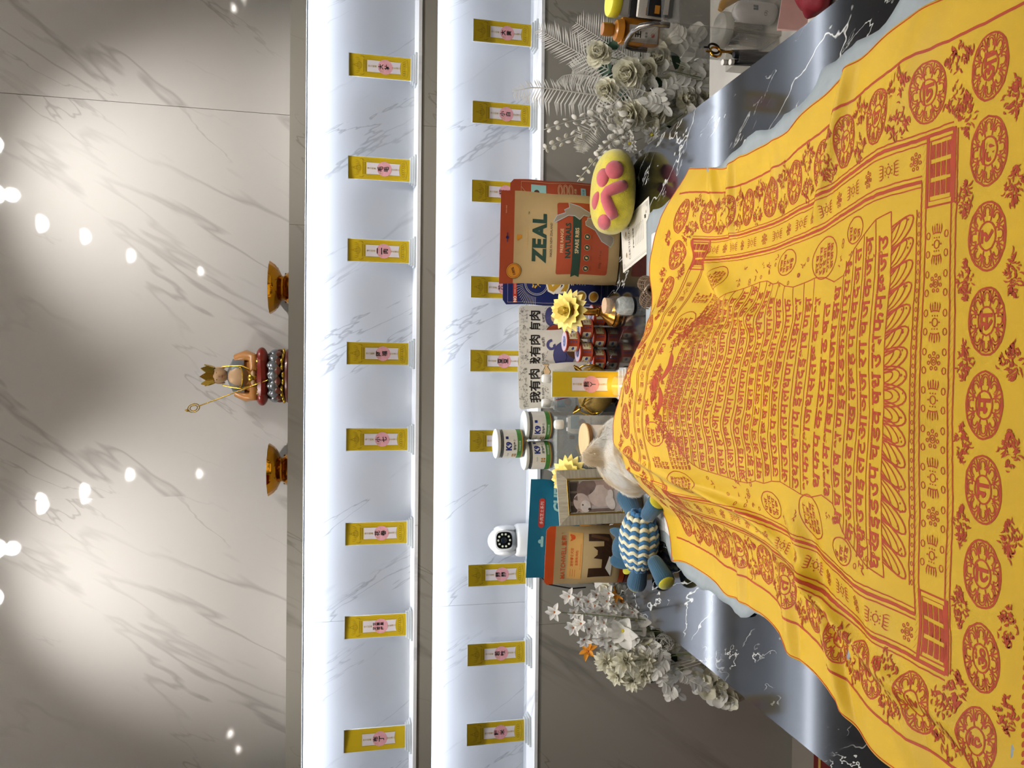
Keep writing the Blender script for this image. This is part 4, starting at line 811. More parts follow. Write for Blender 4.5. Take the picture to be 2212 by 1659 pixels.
W2 = .0685; t = thing('memorial_tablet', 'gold memorial tablet reading 熊丫 standing on the table behind the candle', 'memorial tablet', (xat(1270, 830, 2.015), 2.015, TZ)); link('stand', stand_me, t)
MB().box((0, 0, .0185+.094), (W2+.005, .005, .192), None, 0, .0006).build('plate', MATS['acrylic'], t)
p = Pr(lambda a, b, o: np.stack([a, np.full_like(a, -.0026)-o, b+.0185], 1), .03); tablet_face(p, W2, .188, '熊丫', True); p.build('face_print', t)
M('wax', '#e8b24a', .4, emit='#ff8a1a', es=.8, var=0); M('flame', '#ffc46a', .5, var=0, emit='#ffb347', es=40.)
t = thing('candle_cup', 'lit candle in a small clear glass cup before the tablet', 'candle', (xat(1345, 834, 1.965), 1.965, TZ))
MB().lathe([(0, .001), (.02, 0), (.026, .008), (.029, .022), (.027, .04), (.0255, .046), (.0245, .046), (.0265, .022), (.0235, .009), (0, .004)], 28).build('cup', MATS['glass'], t)
MB().lathe([(0, .0045), (.0225, .008), (.0235, .012), (0, .012)], 20).build('wax', MATS['wax'], t); MB().tube([(0, 0, .012), (0, 0, .018)], .0006, 5).build('wick', MATS['line_black'], t)
MB().lathe([(0, .016), (.003, .019), (.0036, .023), (.0018, .03), (0, .035)], 10).build('flame', MATS['flame'], t)
ld = bpy.data.lights.new('candle_glow', 'POINT'); ld.energy = .12; ld.color = (1, .62, .25); ld.shadow_soft_size = .004; link('candle_glow', ld, t, (0, 0, .04))

# ------------------------------------------------------------------ spouted supplement pouches, wood-lidded jar, clear box with cheese toy, pet food jars
M('cap_white', '#e6e2d8', .4, var=0); M('label_white', '#cfcdc8', .4); M('label_teal', '#4a8aa0', .4); M('food_photo', '#7a5236', .5, var=.5, vs=350.); clear('film', '#f3f6f6', .08, .18); M('print_grey', '#5c6468', .5, var=0)
def spout(px, py, Y, rz, label):
    x = xat(px, py, Y); t = thing('spout_pouch', label, 'pouch', (x, Y, TZ), (0, 0, rz), 'white capped spout pouches')
    b = MB(); pts = [(-.024, 0), (-.025, .13), (-.018, .148), (.018, .148), (.025, .13), (.024, 0)]; b.prism(pts, -.009, .009); b.build('pouch', MATS['label_white'], t)
    MB().box((0, -.012, .075), (.052, .002, .15), None, 0, .0008).build('outer_film', MATS['film'], t)
    MB().lathe([(.008, .145), (.008, .160), (.010, .160), (.010, .164), (.0, .164)], 16).build('neck', MATS['film'], t)
    MB().lathe([(0, .160), (.0125, .160), (.0135, .162), (.0135, .180), (.011, .184), (0, .184)], 20, wob=lambda a, f: .03*math.sin(12*a)).build('cap', MATS['cap_white'], t)
    p = Pr(flat(-.0091), .03); p.rect(-.012, .115, .024, .14, 'label_teal'); p.ell(.004, .108, .012, .012, 'label_teal', 1); p.ell(.004, .108, .010, .010, 'food_photo', 2); p.text('Petcando', 0, .082, .008, 'print_grey', 1, fit=.045, slant=.2)
    for q in range(4): p.text('pet snack series', 0, .06-.009*q, .003, 'print_grey', 1, fit=.04)
    p.build('label_print', t)
spout(1186, 818, 2.212, 0, 'white capped spout pouch directly behind the memorial tablet'); spout(1187, 871, 2.212, .02, 'white capped spout pouch just left of the memorial tablet'); spout(1190, 917, 2.068, .05, 'white capped spout pouch between the gold pot and the pet food jars')
M('ceramic_white', '#dedad2', .35); M('lid_wood', '#d8b98a', .55, var=.12, vs=25., stretch=(1, 14, 1)); M('lid_wood_edge', '#8a6238', .6)
t = thing('ceramic_jar', 'white ceramic jar with a round pale wooden lid behind the dog', 'jar', (xat(1258, 951, 1.985), 1.985, TZ))
MB().lathe([(0, 0), (.038, 0), (.041, .004), (.0415, .11), (.040, .113), (0, .113)], 36).build('body', MATS['ceramic_white'], t)
MB().lathe([(0, .113), (.0455, .113), (.0465, .116), (.0465, .1235)], 40).build('lid_edge', MATS['lid_wood_edge'], t); MB().lathe([(.0465, .1235), (.0455, .126), (0, .126)], 40, cap=False).build('lid', MATS['lid_wood'], t)
M('cheese', '#c9a551', .45, var=.06); M('cheese_hole', '#8f7330', .5)
bx = (xat(1230, 900, 2.16), xat(1230, 1016, 2.16)); bc = (bx[0]+bx[1])/2; bw = bx[0]-bx[1]
t = thing('clear_box', 'clear plastic box carrying the three pet food jars', 'box', (bc, 2.165, TZ)); o = MB()
for c, d in (((0, -.055, .083), (bw, .0016, .164)), ((0, .055, .083), (bw, .0016, .164)), ((-bw/2, 0, .083), (.0016, .11, .164)), ((bw/2, 0, .083), (.0016, .11, .164)), ((0, 0, .0008), (bw, .11, .0016))): o.box(c, d)
o.build('walls', MATS['film'], t, smooth=False); MB().box((0, 0, .1665), (bw+.006, .118, .004), None, 0, .0015).build('lid', MATS['film'], t)
t = thing('cheese_toy', 'yellow cheese slice toy inside the clear box', 'toy', (bc-.02, 2.16, TZ+.002), (0, 0, .2)); cp = [(-.04, .0), (-.042, .07), (-.02, .078), (.012, .09), (.02, .082), (.04, .0)]
MB().prism(cp, -.012, .012).build('slice', MATS['cheese'], t); p = Pr(flat(-.0121), .02)
for x, z, r in ((.002, .072, .0055), (-.012, .055, .0075), (-.03, .064, .004), (-.02, .025, .006), (.015, .03, .007)): p.ell(x, z, r, r, 'cheese_hole')
p.build('holes', t)
t = thing('bell_ornament', 'small glass and brass bell ornament in the clear box', 'ornament', (xat(1225, 945, 2.135), 2.135, TZ+.002))
MB().lathe([(0, 0), (.014, 0), (.012, .004), (.004, .008), (.004, .05), (.008, .054), (.008, .06)], 18).build('stem', MATS['brass_old'], t); MB().lathe([(.007, .058), (.018, .068), (.022, .082), (.016, .098), (.006, .106)], 24, cap=False).build('bulb', MATS['glass'], t); MB().lathe([(.006, .105), (.006, .116), (.004, .12), (.0, .121)], 14).build('finial', MATS['brass_old'], t)
M('jar_lid', '#dfe3e0', .35, var=0); clear('jar_clear', '#e9ece6', .03, .1); M('kibble', '#4a3826', .7, var=.4, vs=150., bump=1., bs=150.); M('jar_label', '#dcd8cc', .45); M('jar_green', '#3f7a34', .45); M('jar_blue', '#1f2f7a', .45, var=0); M('jar_ochre', '#b07a2c', .5)
jr, jh = .0405, .083
def jar(px, py, Y, z, rz, label):
    t = thing('pet_food_jar', label, 'jar', (xat(px, py, Y), Y, z), (0, 0, rz), 'K9 pet food jars')
    MB().lathe([(0, .001), (jr-.002, 0), (jr, .003), (jr, jh-.012), (jr-.003, jh-.009)], 36).build('jar', MATS['jar_clear'], t)
    MB().lathe([(0, .002), (jr-.0025, .002), (jr-.002, jh-.02), (0, jh-.018)], 30).build('treats', MATS['kibble'], t)
    MB().lathe([(jr+.001, jh-.011), (jr+.002, jh-.009), (jr+.002, jh-.002), (jr-.001, jh), (0, jh)], 40).build('lid', MATS['jar_lid'], t)
    p = Pr(cyl(jr+.0002), .012); R2 = jr*PI*.98; p.rect(-R2, .008, R2, jh-.02, 'jar_label'); p.rect(-R2, .011, R2, .024, 'jar_green', 1); p.rect(-R2, .008, R2, .011, 'jar_ochre', 1)
    for c in (0, .125, -.125):
        p.text('K9', c, .049, .018, 'jar_blue', 2, bold=.045); p.text('宠物零食', c+.004, .032, .008, 'print_grey', 2, bold=.03); p.text('鸡肉味磨牙棒', c, .017, .006, 'jar_label', 2, fit=.03); p.text('PLEASE', c-.028, .05, .003, 'print_grey', 2); p.rect(c+.02, .05, c+.028, .058, 'jar_blue', 2)
        for q in range(4): p.ell(c-.034+.007*(q % 2), .029+.007*(q//2), .0028, .0028, 'jar_ochre', 2, 10)
        for q in range(7): p.stroke([(c+.02+.003*q, .018), (c+.018+.005*q, .034+.002*(q % 3))], .002, 'jar_green', 2, taper=True)
    p.build('label_print', t)
jz = TZ+.1688
jar(1160, 919, 2.165, jz, -.25, 'K9 pet food jar on the clear box, right of the two lower ones'); jar(1160, 983, 2.165, jz, .5, 'K9 pet food jar on the clear box, left of the two lower ones'); jar(1095, 958, 2.165, jz+jh+.0004, -.1, 'K9 pet food jar balanced on top of two others')
# ------------------------------------------------------------------ picture frame
M('frame_wood', '#a39a86', .45, var=.22, vs=18., stretch=(1, 1, 9), bump=.15, bs=80.); M('frame_wood_h', '#a39a86', .45, var=.22, vs=18., stretch=(9, 1, 1), bump=.15, bs=80.); M('frame_gold', '#b08d3e', .3, metal=.7); M('frame_ivory', '#d9cfae', .5)
FWd, FHt, rw = .147, .198, .027
t = thing('picture_frame', 'grey washed wooden picture frame with a photo of a resting pet', 'picture frame', (-.318, 1.955, TZ+.001), (-.14, 0, .30)); c0 = (0, 0, FHt/2)
def rail(pts, m): 
    b = MB(); q = np.array(pts); b.add(np.concatenate([np.c_[q[:, 0], [-.008, -.008, -.013, -.013], q[:, 1]], np.c_[q[:, 0], np.full(4, .006), q[:, 1]]]), [(0, 1, 2, 3), (7, 6, 5, 4), (0, 4, 5, 1), (1, 5, 6, 2), (2, 6, 7, 3), (3, 7, 4, 0)]); b.build('rail', MATS[m], t, smooth=False)
X, Z = FWd/2, FHt
rail([(-X, Z), (X, Z), (X-rw, Z-rw), (-X+rw, Z-rw)], 'frame_wood_h'); rail([(-X, 0), (X, 0), (X-rw, rw), (-X+rw, rw)], 'frame_wood_h'); rail([(-X, 0), (-X, Z), (-X+rw, Z-rw), (-X+rw, rw)], 'frame_wood'); rail([(X, 0), (X, Z), (X-rw, Z-rw), (X-rw, rw)], 'frame_wood')
o = MB(); e = rw-.001; R = [(-X+e, 0, e), (X-e, 0, e), (X-e, 0, Z-e), (-X+e, 0, Z-e)]
for a, b in zip(R, R[1:]+R[:1]): o.tube([np.array(a)+(0, -.0125, 0), np.array(b)+(0, -.0125, 0)], .0018, 6)
o.build('gold_fillet', MATS['frame_gold'], t); o = MB(); e = rw+.0035; R = [np.array(q) for q in ((-X+e, -.009, e), (X-e, -.009, e), (X-e, -.009, Z-e), (-X+e, -.009, Z-e))]
for a, b in zip(R, R[1:]+R[:1]):
    for k in range(int(np.linalg.norm(b-a)/.003)): o.ell(a+(b-a)*k*.003/np.linalg.norm(b-a), (.0014, .0016, .0014), n=6, k=4)
o.build('bead_moulding', MATS['frame_ivory'], t, kind='stuff'); e = rw+.0015; MB().box((0, -.004, Z/2), (FWd-2*e, .004, Z-2*e)).build('backing', MATS['frame_ivory'], t, smooth=False)
for n, c in (('ph_floor', '#b7aeab'), ('ph_dark', '#3d342f'), ('ph_mid', '#6b5c52'), ('ph_fur', '#a98e84'), ('ph_fur_light', '#c6b3a8'), ('ph_fur_pale', '#d8ccc4'), ('ph_fur_dark', '#7b665e')): M(n, c, .35, var=.12, vs=60.)
p = Pr(flat(-.006), .03); w2, h0, h1 = X-e, e, Z-e
p.rect(-w2, h0, w2, h1, 'ph_floor'); p.rect(-w2, h1-.03, w2, h1, 'ph_mid', 1)
for x0 in (-.045, -.012, .016): p.rect(x0, h1-.026, x0+.022, h1-.004, 'ph_dark', 2)
p.rect(-w2, h0+.02, -w2+.012, h1-.03, 'ph_fur_dark', 1)
p.ell(.012, .098, .036, .048, 'ph_fur', 3, 28, .2); p.ell(.0, .082, .03, .034, 'ph_fur_light', 4, 24); p.ell(.024, .12, .02, .028, 'ph_fur_dark', 4, 20, .5); p.ell(.03, .055, .016, .018, 'ph_fur', 5); p.ell(-.018, .058, .02, .012, 'ph_fur_pale', 5, 20, .3); p.ell(.004, .056, .012, .008, 'ph_fur_pale', 6)
p.ell(-.016, .135, .026, .022, 'ph_fur_light', 6, 24, .4); p.ell(-.026, .126, .016, .014, 'ph_fur_pale', 7); p.poly([(-.006, .158), (.004, .146), (-.01, .146)], 'ph_fur_dark', 7); p.poly([(-.042, .152), (-.03, .146), (-.036, .136)], 'ph_fur', 7); p.ell(-.034, .116, .004, .0035, 'ph_dark', 8, 10); p.ell(-.022, .133, .0025, .002, 'ph_dark', 8, 8)
p.build('photo_print', t); MB().box((0, .022, Z*.36), (.05, .002, Z*.7), rotm(-.16)).build('easel_back', MATS['frame_ivory'], t, smooth=False)

# ------------------------------------------------------------------ yellow paw cushion
M('plush_yellow', '#e3d135', .9, var=.1, vs=60., bump=.9, bs=420., sheen=.7); M('plush_pink', '#c9626a', .9, var=.06, vs=80., bump=.3, bs=500., sheen=.5)
pc = np.array([.497, 1.975, TZ+.0535]); pr_ = np.array([.112, .078, .056])
t = thing('paw_cushion', 'yellow plush paw cushion with pink toe pads on the table', 'plush toy', (pc[0], pc[1], TZ))
def loaf(V):
    n = V/pr_; r = (np.abs(n)**2.5).sum(1, keepdims=True)**(1/2.5); return V/np.maximum(r, 1e-6)*np.array([1, 1, 1])
def deform(V): V = loaf(V); V[:, 2] = np.where(V[:, 2] < 0, V[:, 2]*.95, V[:, 2]*(1-.12*(V[:, 0]/pr_[0]))); return V
MB().ell((0, 0, .0535), pr_, n=48, k=28, fn=deform).build('body', MATS['plush_yellow'], t, sharp=0)
def hit(px, py):
    d = ray(px, py); d = d/np.linalg.norm(d); lo = None
    for s_ in np.arange(1.7, 2.4, .002):
        q = (CAM+d*s_-pc)/pr_
        if (np.abs(q)**2.5).sum() <= 1: lo = CAM+d*s_; break
    if lo is None: lo = pc+np.array([0, -.06, .03])
    g = np.sign(lo-pc)*np.abs((lo-pc)/pr_)**1.5/pr_; return lo, g/np.linalg.norm(g)
for k, (px, py, rx, rz) in enumerate(((1301, 384, .026, .021), (1327, 366, .026, .024), (1288, 434, .027, .017), (1304, 480, .027, .02))):
    P, n_ = hit(px, py); R = Vector(n_.tolist()).to_track_quat('Z', 'Y').to_matrix(); MB().ell(P-np.array([pc[0], pc[1], TZ])-n_*.003, (rx, rz, .014), R, n=18, k=12).build('toe_pad', MATS['plush_pink'], t, sharp=0)
path = []
for px, py in ((1352, 398), (1342, 402), (1328, 407), (1315, 413), (1309, 422), (1310, 432), (1315, 445), (1321, 458), (1327, 470)): P, n_ = hit(px, py); path.append(P-np.array([pc[0], pc[1], TZ]))
MB().tube(path, [.011]+[.0155]*7+[.012], 14).build('palm_pad', MATS['plush_pink'], t, sharp=0)

# ------------------------------------------------------------------ certificate
M('paper', '#e2ddd0', .6, var=.02); M('paper_ink', '#4a443c', .6, var=0); M('paper_gold', '#9a7b3c', .5, var=0)
t = thing('certificate', 'white certificate with ornate border lying under the paw cushion', 'certificate', (.321, 1.829, TZ+.0004), (0, 0, .155)); MB().box((.071, .103, .0003), (.142, .206, .0006)).build('sheet', MATS['paper'], t, smooth=False)
p = Pr(top(.0006), .03); p.stroke([(.008, .008), (.134, .008), (.134, .198), (.008, .198)], .0008, 'paper_ink', closed=True); p.stroke([(.012, .012), (.13, .012), (.13, .194), (.012, .194)], .0004, 'paper_ink', closed=True); p.text('CERTIFICATE', .071, .148, .012, 'paper_ink', fit=.11); p.text('寵物往生證書', .071, .118, .009, 'paper_ink', bold=.02)
for k in range(6): p.text('茲證明毛孩子已完成善別禮儀', .071, .102-.011*k, .0038, 'paper_ink', fit=.1)
for cx, cy in ((.014, .014), (.128, .014), (.014, .192), (.128, .192)):
    for r in (.006, .003): p.ring(cx, cy, r, r, .0006, 'paper_ink', n=12)
p.text('善', .1, .03, .012, 'paper_ink', bold=.02, slant=.2); p.text('終', .11, .022, .008, 'paper_ink', bold=.02); p.ell(.04, .172, .007, .004, 'paper_gold'); p.ell(.1, .172, .007, .004, 'paper_gold'); p.build('print', t)

# ------------------------------------------------------------------ puppy sandals
M('sandal_brown', '#6b5540', .6, var=.1); M('sandal_tag', '#d6cdbd', .6)
def sandal(px, py, rz, label, tag_):
    P = atz(px, py, TZ+.003); t = thing('pet_sandal', label, 'sandal', (P[0], P[1], TZ+.0062), (0, 0, rz), 'little brown sandals')
    MB().lathe([(0, 0), (.018, 0), (.02, .002), (.02, .005), (.018, .007), (0, .007)], 24).build('sole', MATS['sandal_brown'], t).scale = (1, 1.6, 1)
    o = MB()
    for k in range(7): y = -.024+.008*k; h = .016+.010*(1-(y/.03)**2); o.tube([(.019*math.cos(a), y, .005+h*math.sin(a)) for a in np.linspace(0, PI, 9)], .0016, 6)
    for a in (.5, 1.05, 1.57, 2.1, 2.65): o.tube([(.019*math.cos(a), y, .005+(.016+.010*(1-(y/.03)**2))*math.sin(a)) for y in np.linspace(-.024, .024, 8)], .0014, 6)
    o.build('woven_upper', MATS['sandal_brown'], t, kind='stuff')
    if tag_: MB().box((.014, -.012, .02), (.022, .026, .002), rotm(.2, .7, .4), 0, .0006).build('tag', MATS['sandal_tag'], t)
sandal(1412, 642, .5, 'small brown woven pet sandal with a white tag at the cloth edge', True); sandal(1408, 614, -.2, 'small brown woven pet sandal tucked behind the tagged one', False)

# ------------------------------------------------------------------ absorbent pads under the cloth
M('pad_blue', '#969fa2', .75, var=.08, vs=25., bump=1., bs=45.); M('pad_white', '#e3e1de', .8, var=.03, vs=40., bump=.5, bs=160.)
def sheet(name, label, left, right, y0, y1, z, m, amp, seed):
    r = np.random.default_rng(seed); ys = np.linspace(y0, y1, 90); G = []
    for y in ys:
        x0 = np.interp(y, *left)+.004*math.sin(31*y)+.003*math.sin(77*y+1); x1 = np.interp(y, *right)+.006*math.sin(27*y+seed)+.004*math.sin(63*y); row = []
        for q in np.linspace(0, 1, 60):
            e = max(0, 1-min(q, 1-q)/.09); row.append((x0+(x1-x0)*q, y, z+amp*e*(.5+.5*math.sin(41*y+6*q+seed))*(.4+.6*abs(math.sin(97*y+9*q)))))
        G.append(row)
    o = MB().grid(G).build(name, MATS[m], None, sharp=0, label=label, cat='pad'); md = o.modifiers.new('thickness', 'SOLIDIFY'); md.thickness = .0008; md.offset = 1
sheet('absorbent_pad', 'pale blue absorbent pad peeking out from under the yellow cloth', ([.62, 1.0, 1.30, 1.32, 1.56, 1.68, 1.72, 1.86], [-.44, -.42, -.44, -.455, -.45, -.43, -.40, -.37]), ([.62, .85, .93, .99, 1.12, 1.14, 1.38, 1.62, 1.83, 1.86], [.56, .54, .528, .512, .492, .47, .449, .44, .405, .40]), .62, 1.86, TZ+.0008, 'pad_blue', .007, 3)
sheet('absorbent_liner', 'white quilted liner on the blue pad beside the plush toy', ([.7, 1.5, 1.8], [-.36, -.405, -.36]), ([.7, 1.82], [.37, .36]), .7, 1.825, TZ+.0028, 'pad_white', .0015, 5)

# ------------------------------------------------------------------ corduroy plush toy
M('cord_blue', '#27516a', .85, var=.08, vs=40., bump=.3, bs=300., sheen=.3); M('plush_lime', '#b7b02a', .9, bump=.3, bs=300., sheen=.4); M('knit_blue', '#316a98', .85, var=.1, vs=80., bump=.5, bs=300., sheen=.3); M('knit_cream', '#dcd8b8', .85, var=.05, vs=80., bump=.5, bs=300., sheen=.3)
bc_ = atz(1384, 1168, TZ+.042); t = thing('plush_toy', 'blue corduroy plush toy with a striped knitted body lying by the frame', 'plush toy', (bc_[0], bc_[1], TZ+.003), (0, 0, -.12))
def loc_(P): q = np.array(P)-np.array([bc_[0], bc_[1], TZ]); c, s_ = math.cos(.12), math.sin(.12); return np.array([c*q[0]-s_*q[1], s_*q[0]+c*q[1], q[2]])
Lb = .072; kc = np.array([0, 0, .044])
MB().ell(kc, (Lb*.96, .042, .034), n=24, k=14).build('stuffing', MATS['knit_blue'], t, sharp=0)
for k in range(15):
    u = -1+2*(k+.5)/15; f = math.sqrt(max(.05, 1-u*u*.92)); n = 72; P = []
    for i in range(n):
        a = 2*PI*i/n; wv = math.sin(11*a); P.append(kc+np.array([u*Lb+.0042*wv, (.05*f)*math.cos(a)*(1+.05*wv), (.0415*f)*math.sin(a)*(1+.05*wv)]))
    MB().tube(P, .0058, 8, closed=True).build('knit_ring', MATS['knit_cream' if k % 2 else 'knit_blue'], t, sharp=0)
def limb(name, root, tip, r0, r1, sole=True):
    a, b = loc_(root), loc_(tip); d = b-a; l = np.linalg.norm(d); R = np.array(Vector((d/l).tolist()).to_track_quat('Z', 'Y').to_matrix()); o = MB()
    o.lathe([(.006, 0), (r0*.8, l*.06), (r0, l*.2), ((r0+r1)/2, l*.55), (r1, l*.82), (r1*.93, l*.94), (r1*.7, l*.985)], 84, a, R, wob=lambda q, f: .035*abs(math.sin(14*q))); L_ = o.build(name, MATS['cord_blue'], t, sharp=0)
    if sole: MB().ell(a+R@np.array([0, 0, l*.95]), (r1*.9, r1*.9, .009), R, n=20, k=10).build('sole', MATS['plush_lime'], L_, sharp=0)
limb('leg', atz(1384, 1130, TZ+.035), atz(1350, 1066, TZ+.035), .018, .024); limb('leg', atz(1398, 1118, TZ+.04), atz(1424, 1082, TZ+.032), .018, .022); limb('leg', atz(1412, 1205, TZ+.035), atz(1444, 1262, TZ+.027), .018, .022); limb('leg', atz(1388, 1210, TZ+.035), atz(1376, 1268, TZ+.03), .018, .024)
hc = loc_(atz(1352, 1185, TZ+.05)); h = link('head', None, t, hc)
MB().ell((0, 0, 0), (.042, .034, .032), n=40, k=20, fn=lambda V: V*(1+.02*np.abs(np.sin(V[:, :1]*420)))).build('face', MATS['cord_blue'], h, sharp=0)
for s_, (dx, dy, dz) in ((1, (-.024, -.022, .014)), (-1, (.04, -.004, .012))):
    R = rotm(.9, .3*s_, .5*s_); MB().ell((dx, dy, dz), (.02, .032, .007), R, n=28, k=12, fn=lambda V: V*(1+.04*np.abs(np.sin(V[:, 1:2]*500+np.abs(V[:, :1])*300)))).build('ear', MATS['cord_blue'], h, sharp=0)
    MB().ell((dx-.016*s_, dy-.012, dz-.014), (.016, .019, .006), rotm(.6, .3*s_, .9*s_), n=20, k=10).build('ear_lining', MATS['plush_lime'], h, sharp=0)

# ------------------------------------------------------------------ the dog under the cloth
M('dog_skin', '#ddd0ba', .8, var=.08, vs=20.)
hx = aty(1345, 975, 1.775); hcen = np.array([hx[0]-.004, 1.775, TZ+.074]); body = MB()
for c, r in ((hcen, (.088, .088, .08)), (hcen+(-.055, .03, -.018), (.05, .045, .04)), (hcen+(.02, -.09, -.005), (.078, .09, .07)), ((-.08, 1.60, TZ+.058), (.085, .10, .056)), ((-.05, 1.49, TZ+.056), (.085, .09, .054)), ((-.03, 1.40, TZ+.036), (.07, .06, .032)), ((.07, 1.54, TZ+.028), (.08, .05, .026)), ((.16, 1.58, TZ+.016), (.06, .03, .014))): body.ell(c, r, n=24, k=16)
ear_c = aty(1296, 978, 1.755); ER = rotm(-.25, 0, 0)@rotm(0, -.35, 0)
body.ell(ear_c+np.array([0, 0, -.002]), (.036, .0105, .052), ER, n=20, k=14, fn=lambda V: V*np.stack([1-.35*np.clip(V[:, 2]/.046, 0, 1), np.ones(len(V)), np.ones(len(V))], 1))
tmp = body.build('dog_body', MATS['dog_skin']); md = tmp.modifiers.new('r', 'REMESH'); md.mode = 'VOXEL'; md.voxel_size = .006; ms = tmp.modifiers.new('s', 'SMOOTH'); ms.iterations = 6; ms.factor = .5
bpy.context.view_layer.update(); me = bpy.data.meshes.new_from_object(tmp.evaluated_get(bpy.context.evaluated_depsgraph_get())); me.name = 'dog'; me.shade_smooth()
for v in me.vertices: v.co.z = max(v.co.z, TZ+.0066)
bpy.data.objects.remove(tmp)
dog = link('dog', me, None, label='cream furred dog lying under the yellow cloth, ear and head showing', cat='dog')
me.calc_loop_triangles(); vs = np.array([v.co[:] for v in me.vertices]); tr = np.array([q.vertices[:] for q in me.loop_triangles]); cen = vs[tr].mean(1)
keep = (cen[:, 1] > 1.665) & (cen[:, 2] > TZ+.03); tr = tr[keep]; ar = np.linalg.norm(np.cross(vs[tr[:, 1]]-vs[tr[:, 0]], vs[tr[:, 2]]-vs[tr[:, 0]]), axis=1); NF = 42000
pk = rng.choice(len(tr), NF, p=ar/ar.sum()); uv = rng.random((NF, 2)); fl = uv.sum(1) > 1; uv[fl] = 1-uv[fl]; T3 = vs[tr[pk]]; P0 = T3[:, 0]+(T3[:, 1]-T3[:, 0])*uv[:, :1]+(T3[:, 2]-T3[:, 0])*uv[:, 1:]
Nn = np.cross(T3[:, 1]-T3[:, 0], T3[:, 2]-T3[:, 0]); Nn /= np.linalg.norm(Nn, axis=1, keepdims=True)
flow = np.array([-.2, -.55, -.25]); flow = flow-Nn*(Nn@flow)[:, None]; near_ear = np.exp(-((P0-ear_c)**2).sum(1)/.0016)[:, None]; ln = (rng.uniform(.009, .017, (NF, 1)))*(1-.72*near_ear)
D = Nn*.5+flow*1.1+rng.normal(0, .10, (NF, 3)); D /= np.linalg.norm(D, axis=1, keepdims=True); pts = np.stack([P0+D*ln*k+flow*ln*.5*k*k+np.array([0, 0, -.004])*k*k for k in (0, .4, .75, 1.)], 1)
hcv = bpy.data.hair_curves.new('fur'); hcv.add_curves([4]*NF); hcv.position_data.foreach_set('vector', pts.reshape(-1).astype(np.float32))
at = hcv.attributes.new('radius', 'FLOAT', 'POINT'); at.data.foreach_set('value', np.tile([.00022, .0002, .00014, .00004], NF).astype(np.float32))
m, nt, b = nodes('fur'); tc = N(nt, 'ShaderNodeTexCoord'); nz = N(nt, 'ShaderNodeTexNoise', Scale=14., Detail=2.); L(nt, tc.outputs['Object'], nz.inputs['Vector']); cr_ = N(nt, 'ShaderNodeValToRGB'); L(nt, nz.outputs['Fac'], cr_.inputs[0])
cr_.color_ramp.elements[0].position = .42; cr_.color_ramp.elements[1].position = .62; cr_.color_ramp.elements[0].color = lin('#f3efe6')+(1,); cr_.color_ramp.elements[1].color = lin('#d9c29c')+(1,); L(nt, cr_.outputs[0], b.inputs['Base Color']); b.inputs['Roughness'].default_value = .6; MATS['fur'] = m
hcv.materials.append(m); link('fur', hcv, dog, kind='stuff')

MB().ell(ear_c+np.array([0, -.0065, .002]), (.015, .003, .022), ER, n=18, k=12).build('inner_ear', M('inner_ear', '#c2aa8c', .8, var=.1, vs=60.), dog, sharp=0)
# ------------------------------------------------------------------ artificial flowers
for n, c, e in (('petal_white', '#f3f0e8', 0), ('petal_cream', '#f2edd6', 0), ('frond_white', '#f0ece2', 0), ('petal_orange', '#e89a2a', 0), ('flower_eye', '#b86a3a', 0), ('petal_yellow', '#d8c83a', 0), ('leaf_green', '#1e3d26', 0), ('stem_green', '#7f8a62', 0), ('stem_pale', '#cfcbb8', 0), ('vase_white', '#cfcac2', 0)): M(n, c, .6, var=.06, vs=60.)
for n in ('petal_white', 'petal_cream', 'frond_white', 'petal_orange'):   # thin fabric petals let light through
    nt = MATS[n].node_tree; b = nt.nodes['Principled BSDF']; tl = N(nt, 'ShaderNodeBsdfTranslucent'); mx = N(nt, 'ShaderNodeMixShader'); mx.inputs[0].default_value = .38; out = nt.nodes['Material Output']
    L(nt, b.inputs['Base Color'].links[0].from_socket, tl.inputs[0]); L(nt, b.outputs[0], mx.inputs[1]); L(nt, tl.outputs[0], mx.inputs[2]); L(nt, mx.outputs[0], out.inputs[0])
def petal(l, w_, cup, curl, p=.8, nu=6, nv=5):
    G = []
    for q in np.linspace(0, 1, nu):
        ww = w_*max(.02, math.sin(PI*min(1, .06+.92*q)))**p; G.append([(s_*ww, l*q, cup*l*q*q*(1 if curl > 0 else -1)*0+cup*ww*s_*s_+curl*l*(q*q)) for s_ in np.linspace(-1, 1, nv)])
    return np.array(G)
def blossom(name, rows, m, eye=None, eye_r=.004, jit=.1, seed=1):
    r = np.random.default_rng(seed); b = MB(); mats = [MATS[m]]
    for (n, l, w_, cup, curl, tilt, off, p) in rows:
        for k in range(n):
            a = 2*PI*(k+.5*off)/n+r.normal(0, jit); P_ = petal(l*(1+r.normal(0, jit*.6)), w_, cup, curl, p); tl = tilt+r.normal(0, jit)
            c, s_ = math.cos(tl), math.sin(tl); R = rotm(0, 0, a)@np.array([[1, 0, 0], [0, c, -s_], [0, s_, c]]); b.grid(P_@R.T+R@np.array([0, .0015, 0]))
    if eye: b.ell((0, 0, .003), (eye_r, eye_r, eye_r*.9), n=10, k=6, m=1); mats.append(MATS[eye])
    return b.mesh(name, mats, sharp=0)
